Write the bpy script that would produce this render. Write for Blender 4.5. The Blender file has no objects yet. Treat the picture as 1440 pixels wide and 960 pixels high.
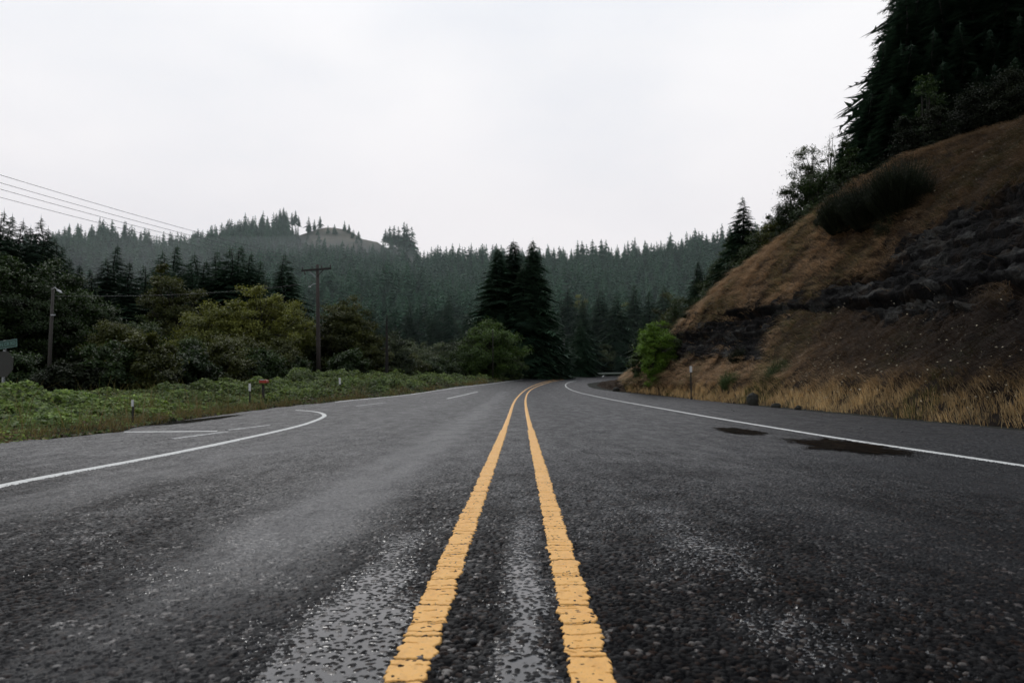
import bpy, math, random
import numpy as np
from mathutils import Vector, Matrix

random.seed(7)
RNG = np.random.default_rng(11)
SC = bpy.context.scene
COL = SC.collection

# ------------------------------------------------------------------ camera
F = 1000.0                       # focal length in pixels of the 1440 px wide photograph (25 mm)
EYE = np.array([0.0, 0.0, 0.64])
PITCH = math.atan((547 - 480) / F)
YAW = math.atan(12.0 / F)
cam_d = bpy.data.cameras.new("camera")
cam = bpy.data.objects.new("camera", cam_d)
COL.objects.link(cam)
cam.location = EYE
cam.rotation_euler = (math.pi / 2 + PITCH, 0, YAW)
cam_d.sensor_width = 36.0
cam_d.lens = 36.0 * F / 1440.0
cam_d.clip_start = 0.05
cam_d.clip_end = 4000
cam_d.dof.use_dof = True
cam_d.dof.focus_distance = 4.5
cam_d.dof.aperture_fstop = 5.0
SC.camera = cam
CR = np.array(cam.rotation_euler.to_matrix())


def ray(px, py):
    d = CR @ np.array([(px - 720) / F, (480 - py) / F, -1.0])
    return d / d[1]               # per metre of depth (world Y)


def project(P):
    q = (np.asarray(P, float) - EYE) @ CR
    w = np.maximum(-q[..., 2], 1e-3)
    return 720 + F * q[..., 0] / w, 480 - F * q[..., 1] / w


# ------------------------------------------------------------------ noise
def _hash(ix, iy, iz=0):
    h = (np.asarray(ix, np.int64) * 374761393 + np.asarray(iy, np.int64) * 668265263 + np.asarray(iz, np.int64) * 2147483647 + 1013904223) & 0xFFFFFFFF
    h = ((h ^ (h >> 13)) * 1274126177) & 0xFFFFFFFF
    h = ((h ^ (h >> 16)) * 2246822519) & 0xFFFFFFFF
    return ((h ^ (h >> 15)) & 0xFFFFFF) / float(0x1000000)


def vnoise(x, y, seed=0):
    x = np.asarray(x, float); y = np.asarray(y, float)
    ix = np.floor(x).astype(np.int64); iy = np.floor(y).astype(np.int64)
    fx = x - ix; fy = y - iy
    fx = fx * fx * (3 - 2 * fx); fy = fy * fy * (3 - 2 * fy)
    a = _hash(ix, iy, seed); b = _hash(ix + 1, iy, seed)
    c = _hash(ix, iy + 1, seed); d = _hash(ix + 1, iy + 1, seed)
    return (a + (b - a) * fx) * (1 - fy) + (c + (d - c) * fx) * fy


def fbm(x, y, oct=4, seed=0, gain=0.5):
    s = 0; a = 1.0; t = 0
    for k in range(oct):
        s = s + a * vnoise(x * 2 ** k + 17.3 * k, y * 2 ** k - 9.1 * k, seed + k)
        t += a; a *= gain
    return s / t


def sstep(a, b, x):
    t = np.clip((np.asarray(x, float) - a) / (b - a), 0, 1)
    return t * t * (3 - 2 * t)


# ------------------------------------------------------------------ ground surface
_py = np.arange(-100, 900, 0.5)
_pz = np.interp(_py, [-100, 11, 23, 35, 50, 70, 90, 130, 160, 200, 300, 900],
                [0, 0, .10, .27, .58, 1.10, 1.75, 3.30, 4.60, 5.8, 8.6, 8.6])
for _ in range(3):
    _pz = np.convolve(np.pad(_pz, 6, 'edge'), np.ones(13) / 13, 'valid')
_pz = _pz - np.interp(0, _py, _pz)


def zroad(x, y):
    c = 0.03 * sstep(14, 45, y)
    return np.interp(y, _py, _pz) - c * np.clip(x, -12, 12)


def onroad(px, py):
    d = ray(px, py)
    ys = np.concatenate([np.arange(1, 20, .01), np.arange(20, 260, .05)])
    f = (EYE[2] + d[2] * ys) - zroad(d[0] * ys, ys)
    k = np.argmax(f < 0)
    if not (f < 0).any():
        k = len(ys) - 1
    return np.array([d[0] * ys[k], ys[k], float(zroad(d[0] * ys[k], ys[k]))])


RIGHT_EDGE = [onroad(*p) for p in [(1440, 603.5), (1200, 583), (1077, 571), (972, 559.5), (900, 554), (855, 549), (833, 545.5), (824, 540)]]
RIGHT_EDGE = [np.array([8.3, -12, 0]), np.array([8.3, 2, 0])] + RIGHT_EDGE
LEFT_EDGE = [onroad(*p) for p in [(0, 624), (84, 614), (169, 604), (200, 596), (253, 589), (330, 579), (400, 570), (480, 563.5), (558, 556), (604, 549.5), (636, 544), (665, 541), (694, 537.5), (731, 532)]]
LEFT_EDGE = [np.array([-6.3, -12, 0]), np.array([-6.1, 2, 0])] + LEFT_EDGE
_re = RIGHT_EDGE[-1]
RIGHT_EDGE += [np.array([_re[0] + a, _re[1] + b, 0]) for a, b in [(1.0, 7), (3.0, 15), (6.5, 23), (12, 31), (20, 38), (34, 46), (60, 56)]]
_le = LEFT_EDGE[-1]
LEFT_EDGE += [np.array([_re[0] + a, _re[1] + b, 0]) for a, b in [(-7.5, 30), (-2.5, 40), (6, 49), (18, 57), (36, 66), (62, 74)]]
RE = np.array(RIGHT_EDGE)[:, :2]
LE = np.array(LEFT_EDGE)[:, :2]


def chaikin(p, n=2):
    for _ in range(n):
        q = [p[0]]
        for a, b in zip(p[:-1], p[1:]):
            q += [a * .75 + b * .25, a * .25 + b * .75]
        q.append(p[-1]); p = np.array(q)
    return p


RE = chaikin(RE); LE = chaikin(LE)

# bank (cut slope) on the right: foot and crest as functions of depth
_fy = np.array([-40, 5, 15, 29, 45, 57, 66, 74, 82, 92, 110])
_fxr = np.interp(_fy, RE[:, 1], RE[:, 0])
_fx = _fxr + np.array([.5, .5, .5, .6, .7, .8, .9, 1.0, 1.1, 1.3, 1.5])
_cy = np.array([-40, 20, 25, 30, 33, 36, 40, 43, 47, 51, 55, 60, 66, 74, 90, 110])
_cx = np.array([22, 22, 22, 21.3, 20.7, 19.8, 18.6, 15.9, 14.9, 13.7, 12.5, 12.2, 12.5, 14, 20, 40])
_cz = np.array([12.4, 12.4, 12.1, 11.6, 12.1, 12.5, 11.8, 9.5, 8.6, 7.0, 5.5, 3.6, 2.3, 2.0, 2.8, 4])


def smooth_tab(ty, tv):
    yy = np.arange(-40, 110, .25)
    v = np.interp(yy, ty, tv)
    for _ in range(2):
        v = np.convolve(np.pad(v, 6, 'edge'), np.ones(13) / 13, 'valid')
    return yy, v


_FT = smooth_tab(_fy, _fx); _CX = smooth_tab(_cy, _cx); _CZ = smooth_tab(_cy, _cz)


def bank_uy(u, y):
    """point on the bank (no fine relief): u=0 foot, u=1 crest, >1 the wooded slope above"""
    fx = np.interp(y, *_FT); cx = np.interp(y, *_CX); cz = np.interp(y, *_CZ)
    fz = zroad(fx, y)
    p = np.interp(u, [-.2, 0, .06, .25, .45, .62, .8, 1.0], [-.02, 0, .03, .22, .46, .68, .85, 1.0])
    x = fx + (cx - fx) * u
    z = fz + (cz - fz) * p
    over = np.maximum(u - 1, 0) * (cx - fx)
    z = z + over * .30 * sstep(75, 55, y)
    return x, z


def z_bank(x, y):
    fx = np.interp(y, *_FT); cx = np.interp(y, *_CX)
    return bank_uy((x - fx) / (cx - fx), y)[1]


# hills
_hx = np.array([-700, -200, 0, 80, 140, 190, 240, 300, 350, 395, 410, 440, 455, 490, 520, 545, 572, 592, 700, 800, 850, 900, 950, 1010, 1100, 1300, 1700])
_hr = np.array([395, 380, 365, 352, 344, 356, 360, 339, 325, 327, 331, 319, 315, 321, 335, 344, 350, 374, 376, 374, 368, 373, 366, 354, 342, 334, 334])
_hY = np.array([330, 330, 330, 330, 340, 350, 370, 410, 440, 450, 450, 450, 450, 450, 440, 430, 420, 390, 370, 360, 360, 360, 350, 340, 330, 330, 330])
_haz = (_hx - 732) / F


def smooth_az(v):
    a = np.arange(-1.4, 1.0, .004)
    w = np.interp(a, _haz, v)
    w = np.convolve(np.pad(w, 3, 'edge'), np.ones(7) / 7, 'valid')
    return a, w


_HE = smooth_az((547 - _hr) / F); _HYC = smooth_az(_hY)


def terrain(x, y):
    x = np.asarray(x, float); y = np.asarray(y, float)
    base = zroad(x, y) - .035
    left = sstep(-9, -22, x)
    base = base + left * (fbm(x * .11, y * .11, 3, 5) - .5) * .9
    az = np.clip(x / np.maximum(y, 1), -1.39, .99)
    E = np.interp(az, *_HE); Yc = np.interp(az, *_HYC)
    y0 = 150.0
    t = np.clip((y - y0) / (Yc - y0), 0, 1)
    e0 = .0262
    hz = EYE[2] + (e0 + (E - e0) * t ** .85) * y
    lump = (fbm(x * .016, y * .016, 3, 9) - .5) * 26 * np.sin(np.pi * t) ** 1
    back = np.maximum(y - Yc, 0)
    hz = np.where(y > Yc, EYE[2] + E * Yc - back * .25, hz) + lump
    k = sstep(y0 - 8, y0 + 12, y)
    z = base * (1 - k) + np.maximum(hz, base - 40) * k
    return z


def in_poly(x, y, P):
    c = np.zeros(x.shape, bool)
    for (x1, y1), (x2, y2) in zip(P, np.roll(P, -1, 0)):
        k = ((y1 > y) != (y2 > y)) & (x < (x2 - x1) * (y - y1) / (y2 - y1 + 1e-9) + x1)
        c ^= k
    return c


# ------------------------------------------------------------------ mesh helpers
def mesh_np(name, V, faces, mats=(), smooth=False, attrs=None, midx=None):
    V = np.asarray(V, np.float32)
    if not isinstance(faces, (list, tuple)):
        faces = [faces]
    faces = [f for f in faces if len(f)]
    me = bpy.data.meshes.new(name)
    me.vertices.add(len(V)); me.vertices.foreach_set("co", V.ravel())
    loops = np.concatenate([np.asarray(f, np.int32).ravel() for f in faces])
    starts = []; o = 0
    for f in faces:
        n, m = f.shape
        starts.append(o + np.arange(n) * m); o += n * m
    starts = np.concatenate(starts).astype(np.int32)
    me.loops.add(len(loops)); me.loops.foreach_set("vertex_index", loops)
    me.polygons.add(len(starts)); me.polygons.foreach_set("loop_start", starts)
    if smooth:
        me.polygons.foreach_set("use_smooth", np.ones(len(starts), bool))
    if midx is not None:
        me.polygons.foreach_set("material_index", np.asarray(midx, np.int32))
    for m in mats:
        me.materials.append(m)
    for an, av in (attrs or {}).items():
        av = np.asarray(av, np.float32)
        if av.ndim == 1:
            a = me.attributes.new(an, 'FLOAT', 'POINT'); a.data.foreach_set("value", av)
        else:
            a = me.attributes.new(an, 'FLOAT_VECTOR', 'POINT'); a.data.foreach_set("vector", av.ravel())
    me.update(calc_edges=True)
    return me


def link(name, me, parent=None, **props):
    o = bpy.data.objects.new(name, me)
    COL.objects.link(o)
    if parent is not None:
        o.parent = parent
    for k, v in props.items():
        o[k] = v
    return o


def grid_faces(nr, nc):
    a = (np.arange(nr - 1)[:, None] * nc + np.arange(nc - 1)[None, :]).ravel()
    return np.stack([a, a + 1, a + nc + 1, a + nc], 1)


class MB:
    """collects simple solids into one mesh"""
    def __init__(self):
        self.v = []; self.f = []; self.n = 0

    def add(self, v, f):
        self.v += [tuple(p) for p in v]
        self.f += [tuple(i + self.n for i in q) for q in f]
        self.n += len(v)
        return self

    def box(self, c, s, rot=None, taper=1.0):
        R = rot or Matrix.Identity(3)
        vs = []
        for z in (-.5, .5):
            k = taper if z > 0 else 1
            for x, y in ((-.5, -.5), (.5, -.5), (.5, .5), (-.5, .5)):
                vs.append(tuple(Vector(c) + R @ Vector((x * s[0] * k, y * s[1] * k, z * s[2]))))
        return self.add(vs, [(0, 3, 2, 1), (4, 5, 6, 7), (0, 1, 5, 4), (1, 2, 6, 5), (2, 3, 7, 6), (3, 0, 4, 7)])

    def tube(self, pts, radii, n=8):
        pts = [Vector(p) for p in pts]
        vs = []; fs = []
        for i, p in enumerate(pts):
            a = pts[max(i - 1, 0)]; b = pts[min(i + 1, len(pts) - 1)]
            d = (b - a).normalized()
            u = d.orthogonal().normalized() if i == 0 else (u - d * u.dot(d)).normalized()
            w = d.cross(u)
            for k in range(n):
                t = 2 * math.pi * k / n
                vs.append(tuple(p + (u * math.cos(t) + w * math.sin(t)) * radii[i]))
        for i in range(len(pts) - 1):
            for k in range(n):
                fs.append((i * n + k, i * n + (k + 1) % n, (i + 1) * n + (k + 1) % n, (i + 1) * n + k))
        fs.append(tuple(range(n))[::-1]); fs.append(tuple(range((len(pts) - 1) * n, len(pts) * n)))
        return self.add(vs, fs)

    def build(self, name, mat, parent=None, smooth=False, bevel=0, **props):
        me = bpy.data.meshes.new(name)
        me.from_pydata(self.v, [], self.f); me.materials.append(mat)
        if smooth:
            me.polygons.foreach_set("use_smooth", np.ones(len(me.polygons), bool))
        me.update()
        o = link(name, me, parent, **props)
        if bevel:
            b = o.modifiers.new("bevel", 'BEVEL'); b.width = bevel; b.segments = 2; b.limit_method = 'ANGLE'
        return o


def thing(name, label, cat, loc, rz=0, group=None, rx=0, ry=0):
    o = bpy.data.objects.new(name, None); COL.objects.link(o)
    o.location = loc; o.rotation_euler = (rx, ry, rz)
    o['label'] = label; o['category'] = cat
    if group: o['group'] = group
    o.empty_display_size = .2
    return o


# ------------------------------------------------------------------ materials
class NT:
    def __init__(self, name):
        self.m = bpy.data.materials.new(name); self.m.use_nodes = True
        self.t = self.m.node_tree; self.t.nodes.clear()
        self.out = self.n('ShaderNodeOutputMaterial')

    def n(self, typ, ins=None, **kw):
        nd = self.t.nodes.new(typ)
        for k, v in kw.items():
            setattr(nd, k, v)
        for k, v in (ins or {}).items():
            self.set(nd.inputs[k], v)
        return nd

    def set(self, sock, v):
        if isinstance(v, bpy.types.NodeSocket):
            self.t.links.new(v, sock)
        elif isinstance(v, (tuple, list)) and len(v) == 3 and sock.type == 'RGBA':
            sock.default_value = (*v, 1)
        else:
            sock.default_value = v

    def coord(self, scale=(1, 1, 1)):
        tc = self.n('ShaderNodeTexCoord')
        return self.n('ShaderNodeMapping', {'Vector': tc.outputs['Object'], 'Scale': scale}).outputs[0]

    def noise(self, vec, scale, detail=3, rough=.55):
        return self.n('ShaderNodeTexNoise', {'Vector': vec, 'Scale': scale, 'Detail': detail, 'Roughness': rough}).outputs[0]

    def attr(self, name):
        return self.n('ShaderNodeAttribute', attribute_name=name)

    def ramp(self, fac, stops):
        r = self.n('ShaderNodeValToRGB', {'Fac': fac})
        e = r.color_ramp.elements
        while len(e) < len(stops): e.new(.5)
        for el, (p, c) in zip(e, stops):
            el.position = p
            el.color = (c, c, c, 1) if not isinstance(c, (tuple, list)) else (*c, 1)
        return r.outputs[0]

    def mix(self, f, a, b, blend='MIX'):
        nd = self.n('ShaderNodeMix', data_type='RGBA', blend_type=blend)
        self.set(nd.inputs[0], f); self.set(nd.inputs[6], a); self.set(nd.inputs[7], b)
        return nd.outputs[2]

    def math(self, op, a, b=0.0, c=0.0, clamp=False):
        nd = self.n('ShaderNodeMath', operation=op, use_clamp=clamp)
        self.set(nd.inputs[0], a); self.set(nd.inputs[1], b); self.set(nd.inputs[2], c)
        return nd.outputs[0]

    def bump(self, h, strength=.5, dist=.01, normal=None):
        ins = {'Height': h, 'Strength': strength, 'Distance': dist}
        if normal is not None: ins['Normal'] = normal
        return self.n('ShaderNodeBump', ins).outputs[0]

    def bsdf(self, **kw):
        b = self.n('ShaderNodeBsdfPrincipled')
        for k, v in kw.items():
            self.set(b.inputs[k.replace('_', ' ')], v)
        self.t.links.new(b.outputs[0], self.out.inputs[0])
        return b


def mat_plain(name, col, rough=.6, metal=0, var=.25, scale=12, bump=.2, spec=.5):
    t = NT(name); c = t.coord()
    nz = t.noise(c, scale, 4)
    col2 = t.mix(nz, tuple(v * (1 - var) for v in col), tuple(min(v * (1 + var), 1) for v in col))
    t.bsdf(Base_Color=col2, Roughness=rough, Metallic=metal, Specular_IOR_Level=spec, Normal=t.bump(t.noise(c, scale * 4, 3), bump, .01))
    return t.m


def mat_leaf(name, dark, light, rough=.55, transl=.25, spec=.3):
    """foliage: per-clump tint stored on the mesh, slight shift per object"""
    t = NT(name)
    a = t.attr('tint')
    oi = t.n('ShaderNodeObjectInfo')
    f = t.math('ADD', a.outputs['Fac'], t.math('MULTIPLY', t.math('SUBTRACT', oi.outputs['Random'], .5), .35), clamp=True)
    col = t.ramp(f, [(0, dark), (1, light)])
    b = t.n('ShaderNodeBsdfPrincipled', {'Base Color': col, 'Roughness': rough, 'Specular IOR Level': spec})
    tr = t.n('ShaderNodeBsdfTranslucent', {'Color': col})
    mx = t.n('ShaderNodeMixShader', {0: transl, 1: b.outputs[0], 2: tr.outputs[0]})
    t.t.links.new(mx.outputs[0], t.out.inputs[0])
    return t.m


def mat_road():
    t = NT('wet_asphalt'); c = t.coord()
    wet = t.attr('wet').outputs['Fac']; tint = t.attr('tint').outputs['Fac']; cav = t.attr('cavity').outputs['Fac']
    trk = t.attr('track').outputs['Fac']; far = t.attr('far').outputs['Fac']
    stone = t.ramp(tint, [(0, (.003, .003, .0035)), (.45, (.007, .0068, .007)), (.75, (.013, .0115, .011)), (.92, (.028, .015, .010)), (1, (.075, .065, .055))])
    vor = t.n('ShaderNodeTexVoronoi', {'Vector': c, 'Scale': 48.0})
    vid = t.n('ShaderNodeSeparateColor', {0: vor.outputs['Color']})
    fstone = t.ramp(vid.outputs[0], [(0, (.004, .004, .005)), (.5, (.013, .013, .015)), (.85, (.036, .035, .034)), (1, (.11, .105, .10))])
    big = t.noise(t.coord((.5, .13, .5)), 1.6, 5)
    pat = t.noise(t.coord((1, .35, 1)), 5.0, 4)
    grain = t.noise(t.coord((1, .55, 1)), 26.0, 4, .75)
    col = t.mix(far, stone, fstone)
    col = t.mix(t.math('MULTIPLY', trk, .55), col, (.034, .034, .037))
    col = t.mix(t.ramp(big, [(.35, 0.0), (.7, .30)]), col, (.034, .034, .037))
    col = t.mix(wet, col, t.mix(.6, col, (.006, .006, .007)))
    grit = t.noise(c, 420, 2)
    fb = t.math('MULTIPLY', t.math('SUBTRACT', 1.0, vor.outputs['Distance']), far)
    h = t.math('ADD', t.math('MULTIPLY', grit, .15), fb)
    notwet = t.math('SUBTRACT', 1.0, wet)
    nrm = t.bump(h, t.math('MULTIPLY', notwet, t.math('SUBTRACT', .9, t.math('MULTIPLY', trk, .45))), .008)
    r = t.math('ADD', t.ramp(pat, [(.3, .27), (.7, .46)]), t.math('MULTIPLY', vid.outputs[1], .18))
    r = t.math('SUBTRACT', r, t.math('MULTIPLY', trk, .05))
    r = t.math('ADD', t.math('MULTIPLY', r, notwet), t.math('MULTIPLY', wet, .03))
    # gaps between stones see little sky: they hardly shine
    farc = t.math('MULTIPLY', t.ramp(grain, [(.40, 0.05), (.60, 1.0)]), t.ramp(vid.outputs[2], [(0, .35), (.6, 1.0)]))
    farc = t.math('MAXIMUM', farc, t.math('MULTIPLY', trk, t.math('ADD', t.math('MULTIPLY', farc, .45), .60)))
    cv = t.n('ShaderNodeMix', {0: far, 2: cav, 3: farc}, data_type='FLOAT').outputs[0]
    sp = t.math('MULTIPLY', cv, t.ramp(pat, [(.3, .95), (.7, .60)]))
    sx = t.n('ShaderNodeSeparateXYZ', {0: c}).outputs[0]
    lane = t.n('ShaderNodeMapRange', {0: sx, 1: -.6, 2: 1.0, 3: .92, 4: .52}, interpolation_type='SMOOTHSTEP').outputs[0]  # shine cut towards the right to imitate the dark slope's reflection
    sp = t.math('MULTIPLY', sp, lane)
    sp = t.math('ADD', t.math('MULTIPLY', sp, notwet), t.math('MULTIPLY', wet, 1.0))
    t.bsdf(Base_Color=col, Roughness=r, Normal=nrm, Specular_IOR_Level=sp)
    return t.m


def mat_yellow():
    t = NT('yellow_road_paint'); c = t.coord()
    n1 = t.noise(c, 60, 4); n2 = t.noise(t.coord((1, .4, 1)), 9, 4)
    col = t.mix(n2, (.90, .44, .10), (.98, .565, .175))
    col = t.mix(t.ramp(t.noise(c, 130, 3, .7), [(.60, 0.0), (.72, .6)]), col, (.30, .17, .06))
    col = t.mix(t.ramp(t.noise(t.coord((1, .6, 1)), 26, 5, .7), [(.50, 0.0), (.68, .45)]), col, (.62, .31, .09))
    col = t.mix(t.attr('edge').outputs['Fac'], col, (.07, .045, .02))
    t.bsdf(Base_Color=col, Roughness=t.ramp(n1, [(.3, .35), (.7, .6)]), Normal=t.bump(t.noise(c, 220, 4), .5, .004), Specular_IOR_Level=.35)
    return t.m


def mat_white():
    t = NT('white_road_paint'); c = t.coord()
    n = t.noise(c, 30, 5, .7)
    col = t.mix(t.ramp(n, [(.52, 0.0), (.70, .65)]), (.66, .66, .63), (.22, .22, .22))
    t.bsdf(Base_Color=col, Roughness=.5, Normal=t.bump(t.noise(c, 150, 3), .5, .004))
    return t.m


def mat_worn_white():
    t = NT('worn_white_paint'); c = t.coord()
    n = t.noise(c, 14, 5, .7)
    col = t.mix(t.ramp(n, [(.42, 0.0), (.62, 1.0)]), (.46, .46, .45), (.07, .07, .072))
    t.bsdf(Base_Color=col, Roughness=.5)
    return t.m


def mat_bank():
    t = NT('cut_slope_earth_and_rock'); c = t.coord()
    rock = t.attr('rock').outputs['Fac']; tone = t.attr('tone').outputs['Fac']; strat = t.attr('strata').outputs['Fac']
    fine = t.noise(c, 6, 6, .65)
    sc = t.n('ShaderNodeCombineXYZ', {0: t.math('MULTIPLY', t.noise(c, .8, 3), .25), 1: 0.0, 2: strat}).outputs[0]
    bands = t.noise(sc, 5.0, 5, .65)
    rc = t.ramp(bands, [(.34, (.0025, .0025, .0028)), (.52, (.006, .006, .0065)), (.62, (.014, .014, .014)), (.70, (.065, .065, .061))])
    sy = t.n('ShaderNodeSeparateXYZ', {0: c})
    jv = t.n('ShaderNodeCombineXYZ', {0: t.math('MULTIPLY', sy.outputs[1], .45), 1: t.math('MULTIPLY', t.noise(c, 1.2, 3), .8), 2: t.math('MULTIPLY', strat, 3.4)}).outputs[0]
    joint = t.n('ShaderNodeTexVoronoi', {'Vector': jv, 'Scale': 1.3}, feature='DISTANCE_TO_EDGE').outputs['Distance']
    blk = t.n('ShaderNodeSeparateColor', {0: t.n('ShaderNodeTexVoronoi', {'Vector': jv, 'Scale': 1.3}).outputs['Color']}).outputs[0]
    rc = t.mix(t.ramp(blk, [(0, .75), (.7, 0.0)]), rc, (.0035, .0035, .004))
    rc = t.mix(t.ramp(joint, [(.0, .8), (.06, 0.0)]), rc, (.0015, .0015, .0015))
    lit = t.math('MULTIPLY', t.ramp(blk, [(.55, 0.0), (.8, 1.0)]), t.ramp(t.noise(t.coord((1, .35, 1.6)), .9, 4, .6), [(.46, 0.0), (.58, 1.0)]))
    rc = t.mix(t.math('MULTIPLY', lit, .8), rc, (.085, .085, .080))
    rc = t.mix(t.ramp(fine, [(.35, .85), (.6, 0.0)]), rc, (.005, .005, .0055))
    rc = t.mix(t.ramp(t.noise(c, .9, 5, .65), [(.52, 0.0), (.72, .5)]), rc, (.035, .021, .011))
    soil = t.ramp(t.noise(c, 2.2, 6, .7), [(.3, (.012, .008, .005)), (.55, (.040, .025, .014)), (.75, (.085, .055, .030))])
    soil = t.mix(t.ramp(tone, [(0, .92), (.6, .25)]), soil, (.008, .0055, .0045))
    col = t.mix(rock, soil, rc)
    h = t.math('ADD', t.math('MULTIPLY', bands, .9), t.math('MULTIPLY', fine, .7))
    h = t.math('ADD', h, t.math('MULTIPLY', t.math('MULTIPLY', t.math('MINIMUM', joint, .10), 3.2), rock))
    t.bsdf(Base_Color=col, Roughness=.8, Specular_IOR_Level=.06, Normal=t.bump(t.math('ADD', h, t.math('MULTIPLY', t.noise(c, 22, 4, .7), .35)), 1.0, .16))
    return t.m


def mat_ground():
    t = NT('verge_and_forest_floor'); c = t.coord()
    n = t.noise(c, .9, 6, .65)
    col = t.ramp(n, [(.3, (.004, .005, .003)), (.6, (.011, .012, .006)), (.8, (.022, .019, .010))])
    bare = t.attr('bare').outputs['Fac']
    n2 = t.noise(c, .12, 6, .7)
    bcol = t.ramp(n2, [(.35, (.045, .045, .036)), (.55, (.10, .088, .065)), (.7, (.145, .12, .085))])
    col = t.mix(bare, col, bcol)
    t.bsdf(Base_Color=col, Roughness=.9, Specular_IOR_Level=.2, Normal=t.bump(n, .6, .2))
    return t.m


def mat_grass(name):
    t = NT(name)
    a = t.attr('col').outputs['Vector']
    b = t.n('ShaderNodeBsdfPrincipled', {'Base Color': a, 'Roughness': .6, 'Specular IOR Level': .25})
    tr = t.n('ShaderNodeBsdfTranslucent', {'Color': a})
    mx = t.n('ShaderNodeMixShader', {0: .3, 1: b.outputs[0], 2: tr.outputs[0]})
    t.t.links.new(mx.outputs[0], t.out.inputs[0])
    return t.m


M = dict(
    road=mat_road(), yellow=mat_yellow(), white=mat_white(), worn=mat_worn_white(), bank=mat_bank(), ground=mat_ground(),
    grass=mat_grass('dry_grass_blades'), bramble=mat_grass('bramble_leaves'), flower=mat_plain('cream_flowers', (.44, .38, .26), .7),
    conifer=mat_leaf('conifer_needles', (.014, .036, .020), (.085, .155, .085), .6, .15, .2),
    conifer_far=mat_leaf('far_conifer_needles', (.003, .016, .009), (.044, .118, .060), .7, .15, .15),
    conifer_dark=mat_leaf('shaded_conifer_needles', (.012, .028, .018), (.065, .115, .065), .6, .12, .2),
    leaf_olive=mat_leaf('olive_leaves', (.036, .048, .009), (.27, .28, .050)),
    leaf_dark=mat_leaf('dark_leaves', (.008, .018, .005), (.050, .085, .020)),
    leaf_brown=mat_leaf('brown_green_leaves', (.017, .024, .006), (.115, .125, .026)),
    leaf_green=mat_leaf('fresh_green_leaves', (.034, .064, .012), (.14, .23, .038)),
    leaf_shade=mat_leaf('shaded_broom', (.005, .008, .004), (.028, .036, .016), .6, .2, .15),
    leaf_mid=mat_leaf('mid_green_leaves', (.016, .028, .010), (.085, .125, .036)),
    leaf_lime=mat_leaf('lime_leaves', (.040, .085, .010), (.19, .32, .035), .5, .35),
    leaf_grey=mat_leaf('grey_green_leaves', (.030, .044, .022), (.15, .18, .080)),
    bark=mat_plain('bark', (.016, .013, .011), .85, scale=18, bump=.6),
    bark_pale=mat_plain('pale_bark', (.14, .125, .11), .8, scale=10, bump=.4),
    wood=mat_plain('weathered_pole_wood', (.052, .041, .036), .85, var=.4, scale=9, bump=.5),
    wood_grey=mat_plain('grey_pole_wood', (.055, .048, .042), .85, var=.4, scale=9, bump=.5),
    dark_wood=mat_plain('tarred_crossarm_wood', (.018, .014, .012), .8, scale=14),
    porcelain=mat_plain('insulator_porcelain', (.03, .022, .02), .3),
    steel=mat_plain('galvanised_steel', (.30, .31, .32), .45, .6, scale=20),
    pale_steel=mat_plain('pale_lamp_housing', (.55, .56, .57), .4),
    wire=mat_plain('wire', (.08, .08, .085), .5),
    stone=mat_plain('mossy_boulder', (.025, .024, .018), .85, var=.5, scale=9, bump=.8),
    pebble=mat_plain('wet_pebble', (.008, .008, .009), .35, scale=60),
    post_dark=mat_plain('dark_post', (.020, .018, .016), .7),
    reflector=mat_plain('white_reflector', (.62, .62, .62), .4, var=.1),
    redbox=mat_plain('red_paint', (.36, .035, .018), .4, var=.3),
    signgreen=mat_plain('sign_green', (.003, .050, .034), .4, var=.1),
    signwhite=mat_plain('sign_lettering', (.12, .24, .21), .5, var=.05),
    signback=mat_plain('bare_aluminium_sign_back', (.035, .034, .028), .7, .0, scale=6),
    rail=mat_plain('guardrail_steel', (.16, .19, .16), .5, .3),
)


def mat_puddle():
    t = NT('wet_dark_patch'); c = t.coord()
    n = t.noise(t.coord((1, .5, 1)), 7, 5, .7)
    d = t.n('ShaderNodeBsdfDiffuse', {'Color': (.007, .0065, .006)})
    g = t.n('ShaderNodeBsdfGlossy', {'Color': (.5, .5, .52), 'Roughness': .12})
    mx = t.n('ShaderNodeMixShader', {0: t.ramp(n, [(.35, .10), (.65, .55)]), 1: d.outputs[0], 2: g.outputs[0]})
    e = t.math('ADD', t.attr('depth').outputs['Fac'], t.math('MULTIPLY', t.math('SUBTRACT', t.noise(t.coord((1, .45, 1)), 11, 5, .75), .5), 1.3))
    tp = t.n('ShaderNodeBsdfTransparent')
    m2 = t.n('ShaderNodeMixShader', {0: t.ramp(e, [(.16, 0.0), (.42, .94)]), 1: tp.outputs[0], 2: mx.outputs[0]})
    t.t.links.new(m2.outputs[0], t.out.inputs[0])
    return t.m


M['puddle'] = mat_puddle()

# ------------------------------------------------------------------ road
def stones(x, y, cell):
    ix = np.floor(x / cell).astype(np.int64); iy = np.floor(y / cell).astype(np.int64)
    best = np.zeros_like(x); bid = np.zeros_like(x)
    for dx in (-1, 0, 1):
        for dy in (-1, 0, 1):
            cx = ix + dx; cy = iy + dy
            a = _hash(cx, cy, 1); b = _hash(cx, cy, 2); r = _hash(cx, cy, 3); g = _hash(cx, cy, 4)
            qx = x - (cx + a) * cell; qy = y - (cy + b) * cell
            th = g * 3.14159; cs = np.cos(th); sn = np.sin(th)
            u = (qx * cs + qy * sn); v = (-qx * sn + qy * cs) * (1.1 + .7 * r)
            R = cell * (.50 + .42 * a)
            d = (u * u + v * v) / (R * R)
            h = (.45 + .55 * r) * np.clip(1 - d * d, 0, 1) + .05 * (g - .5) * (d < 1)
            m = h > best
            best = np.where(m, h, best); bid = np.where(m, b, bid)
    return best, bid


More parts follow.
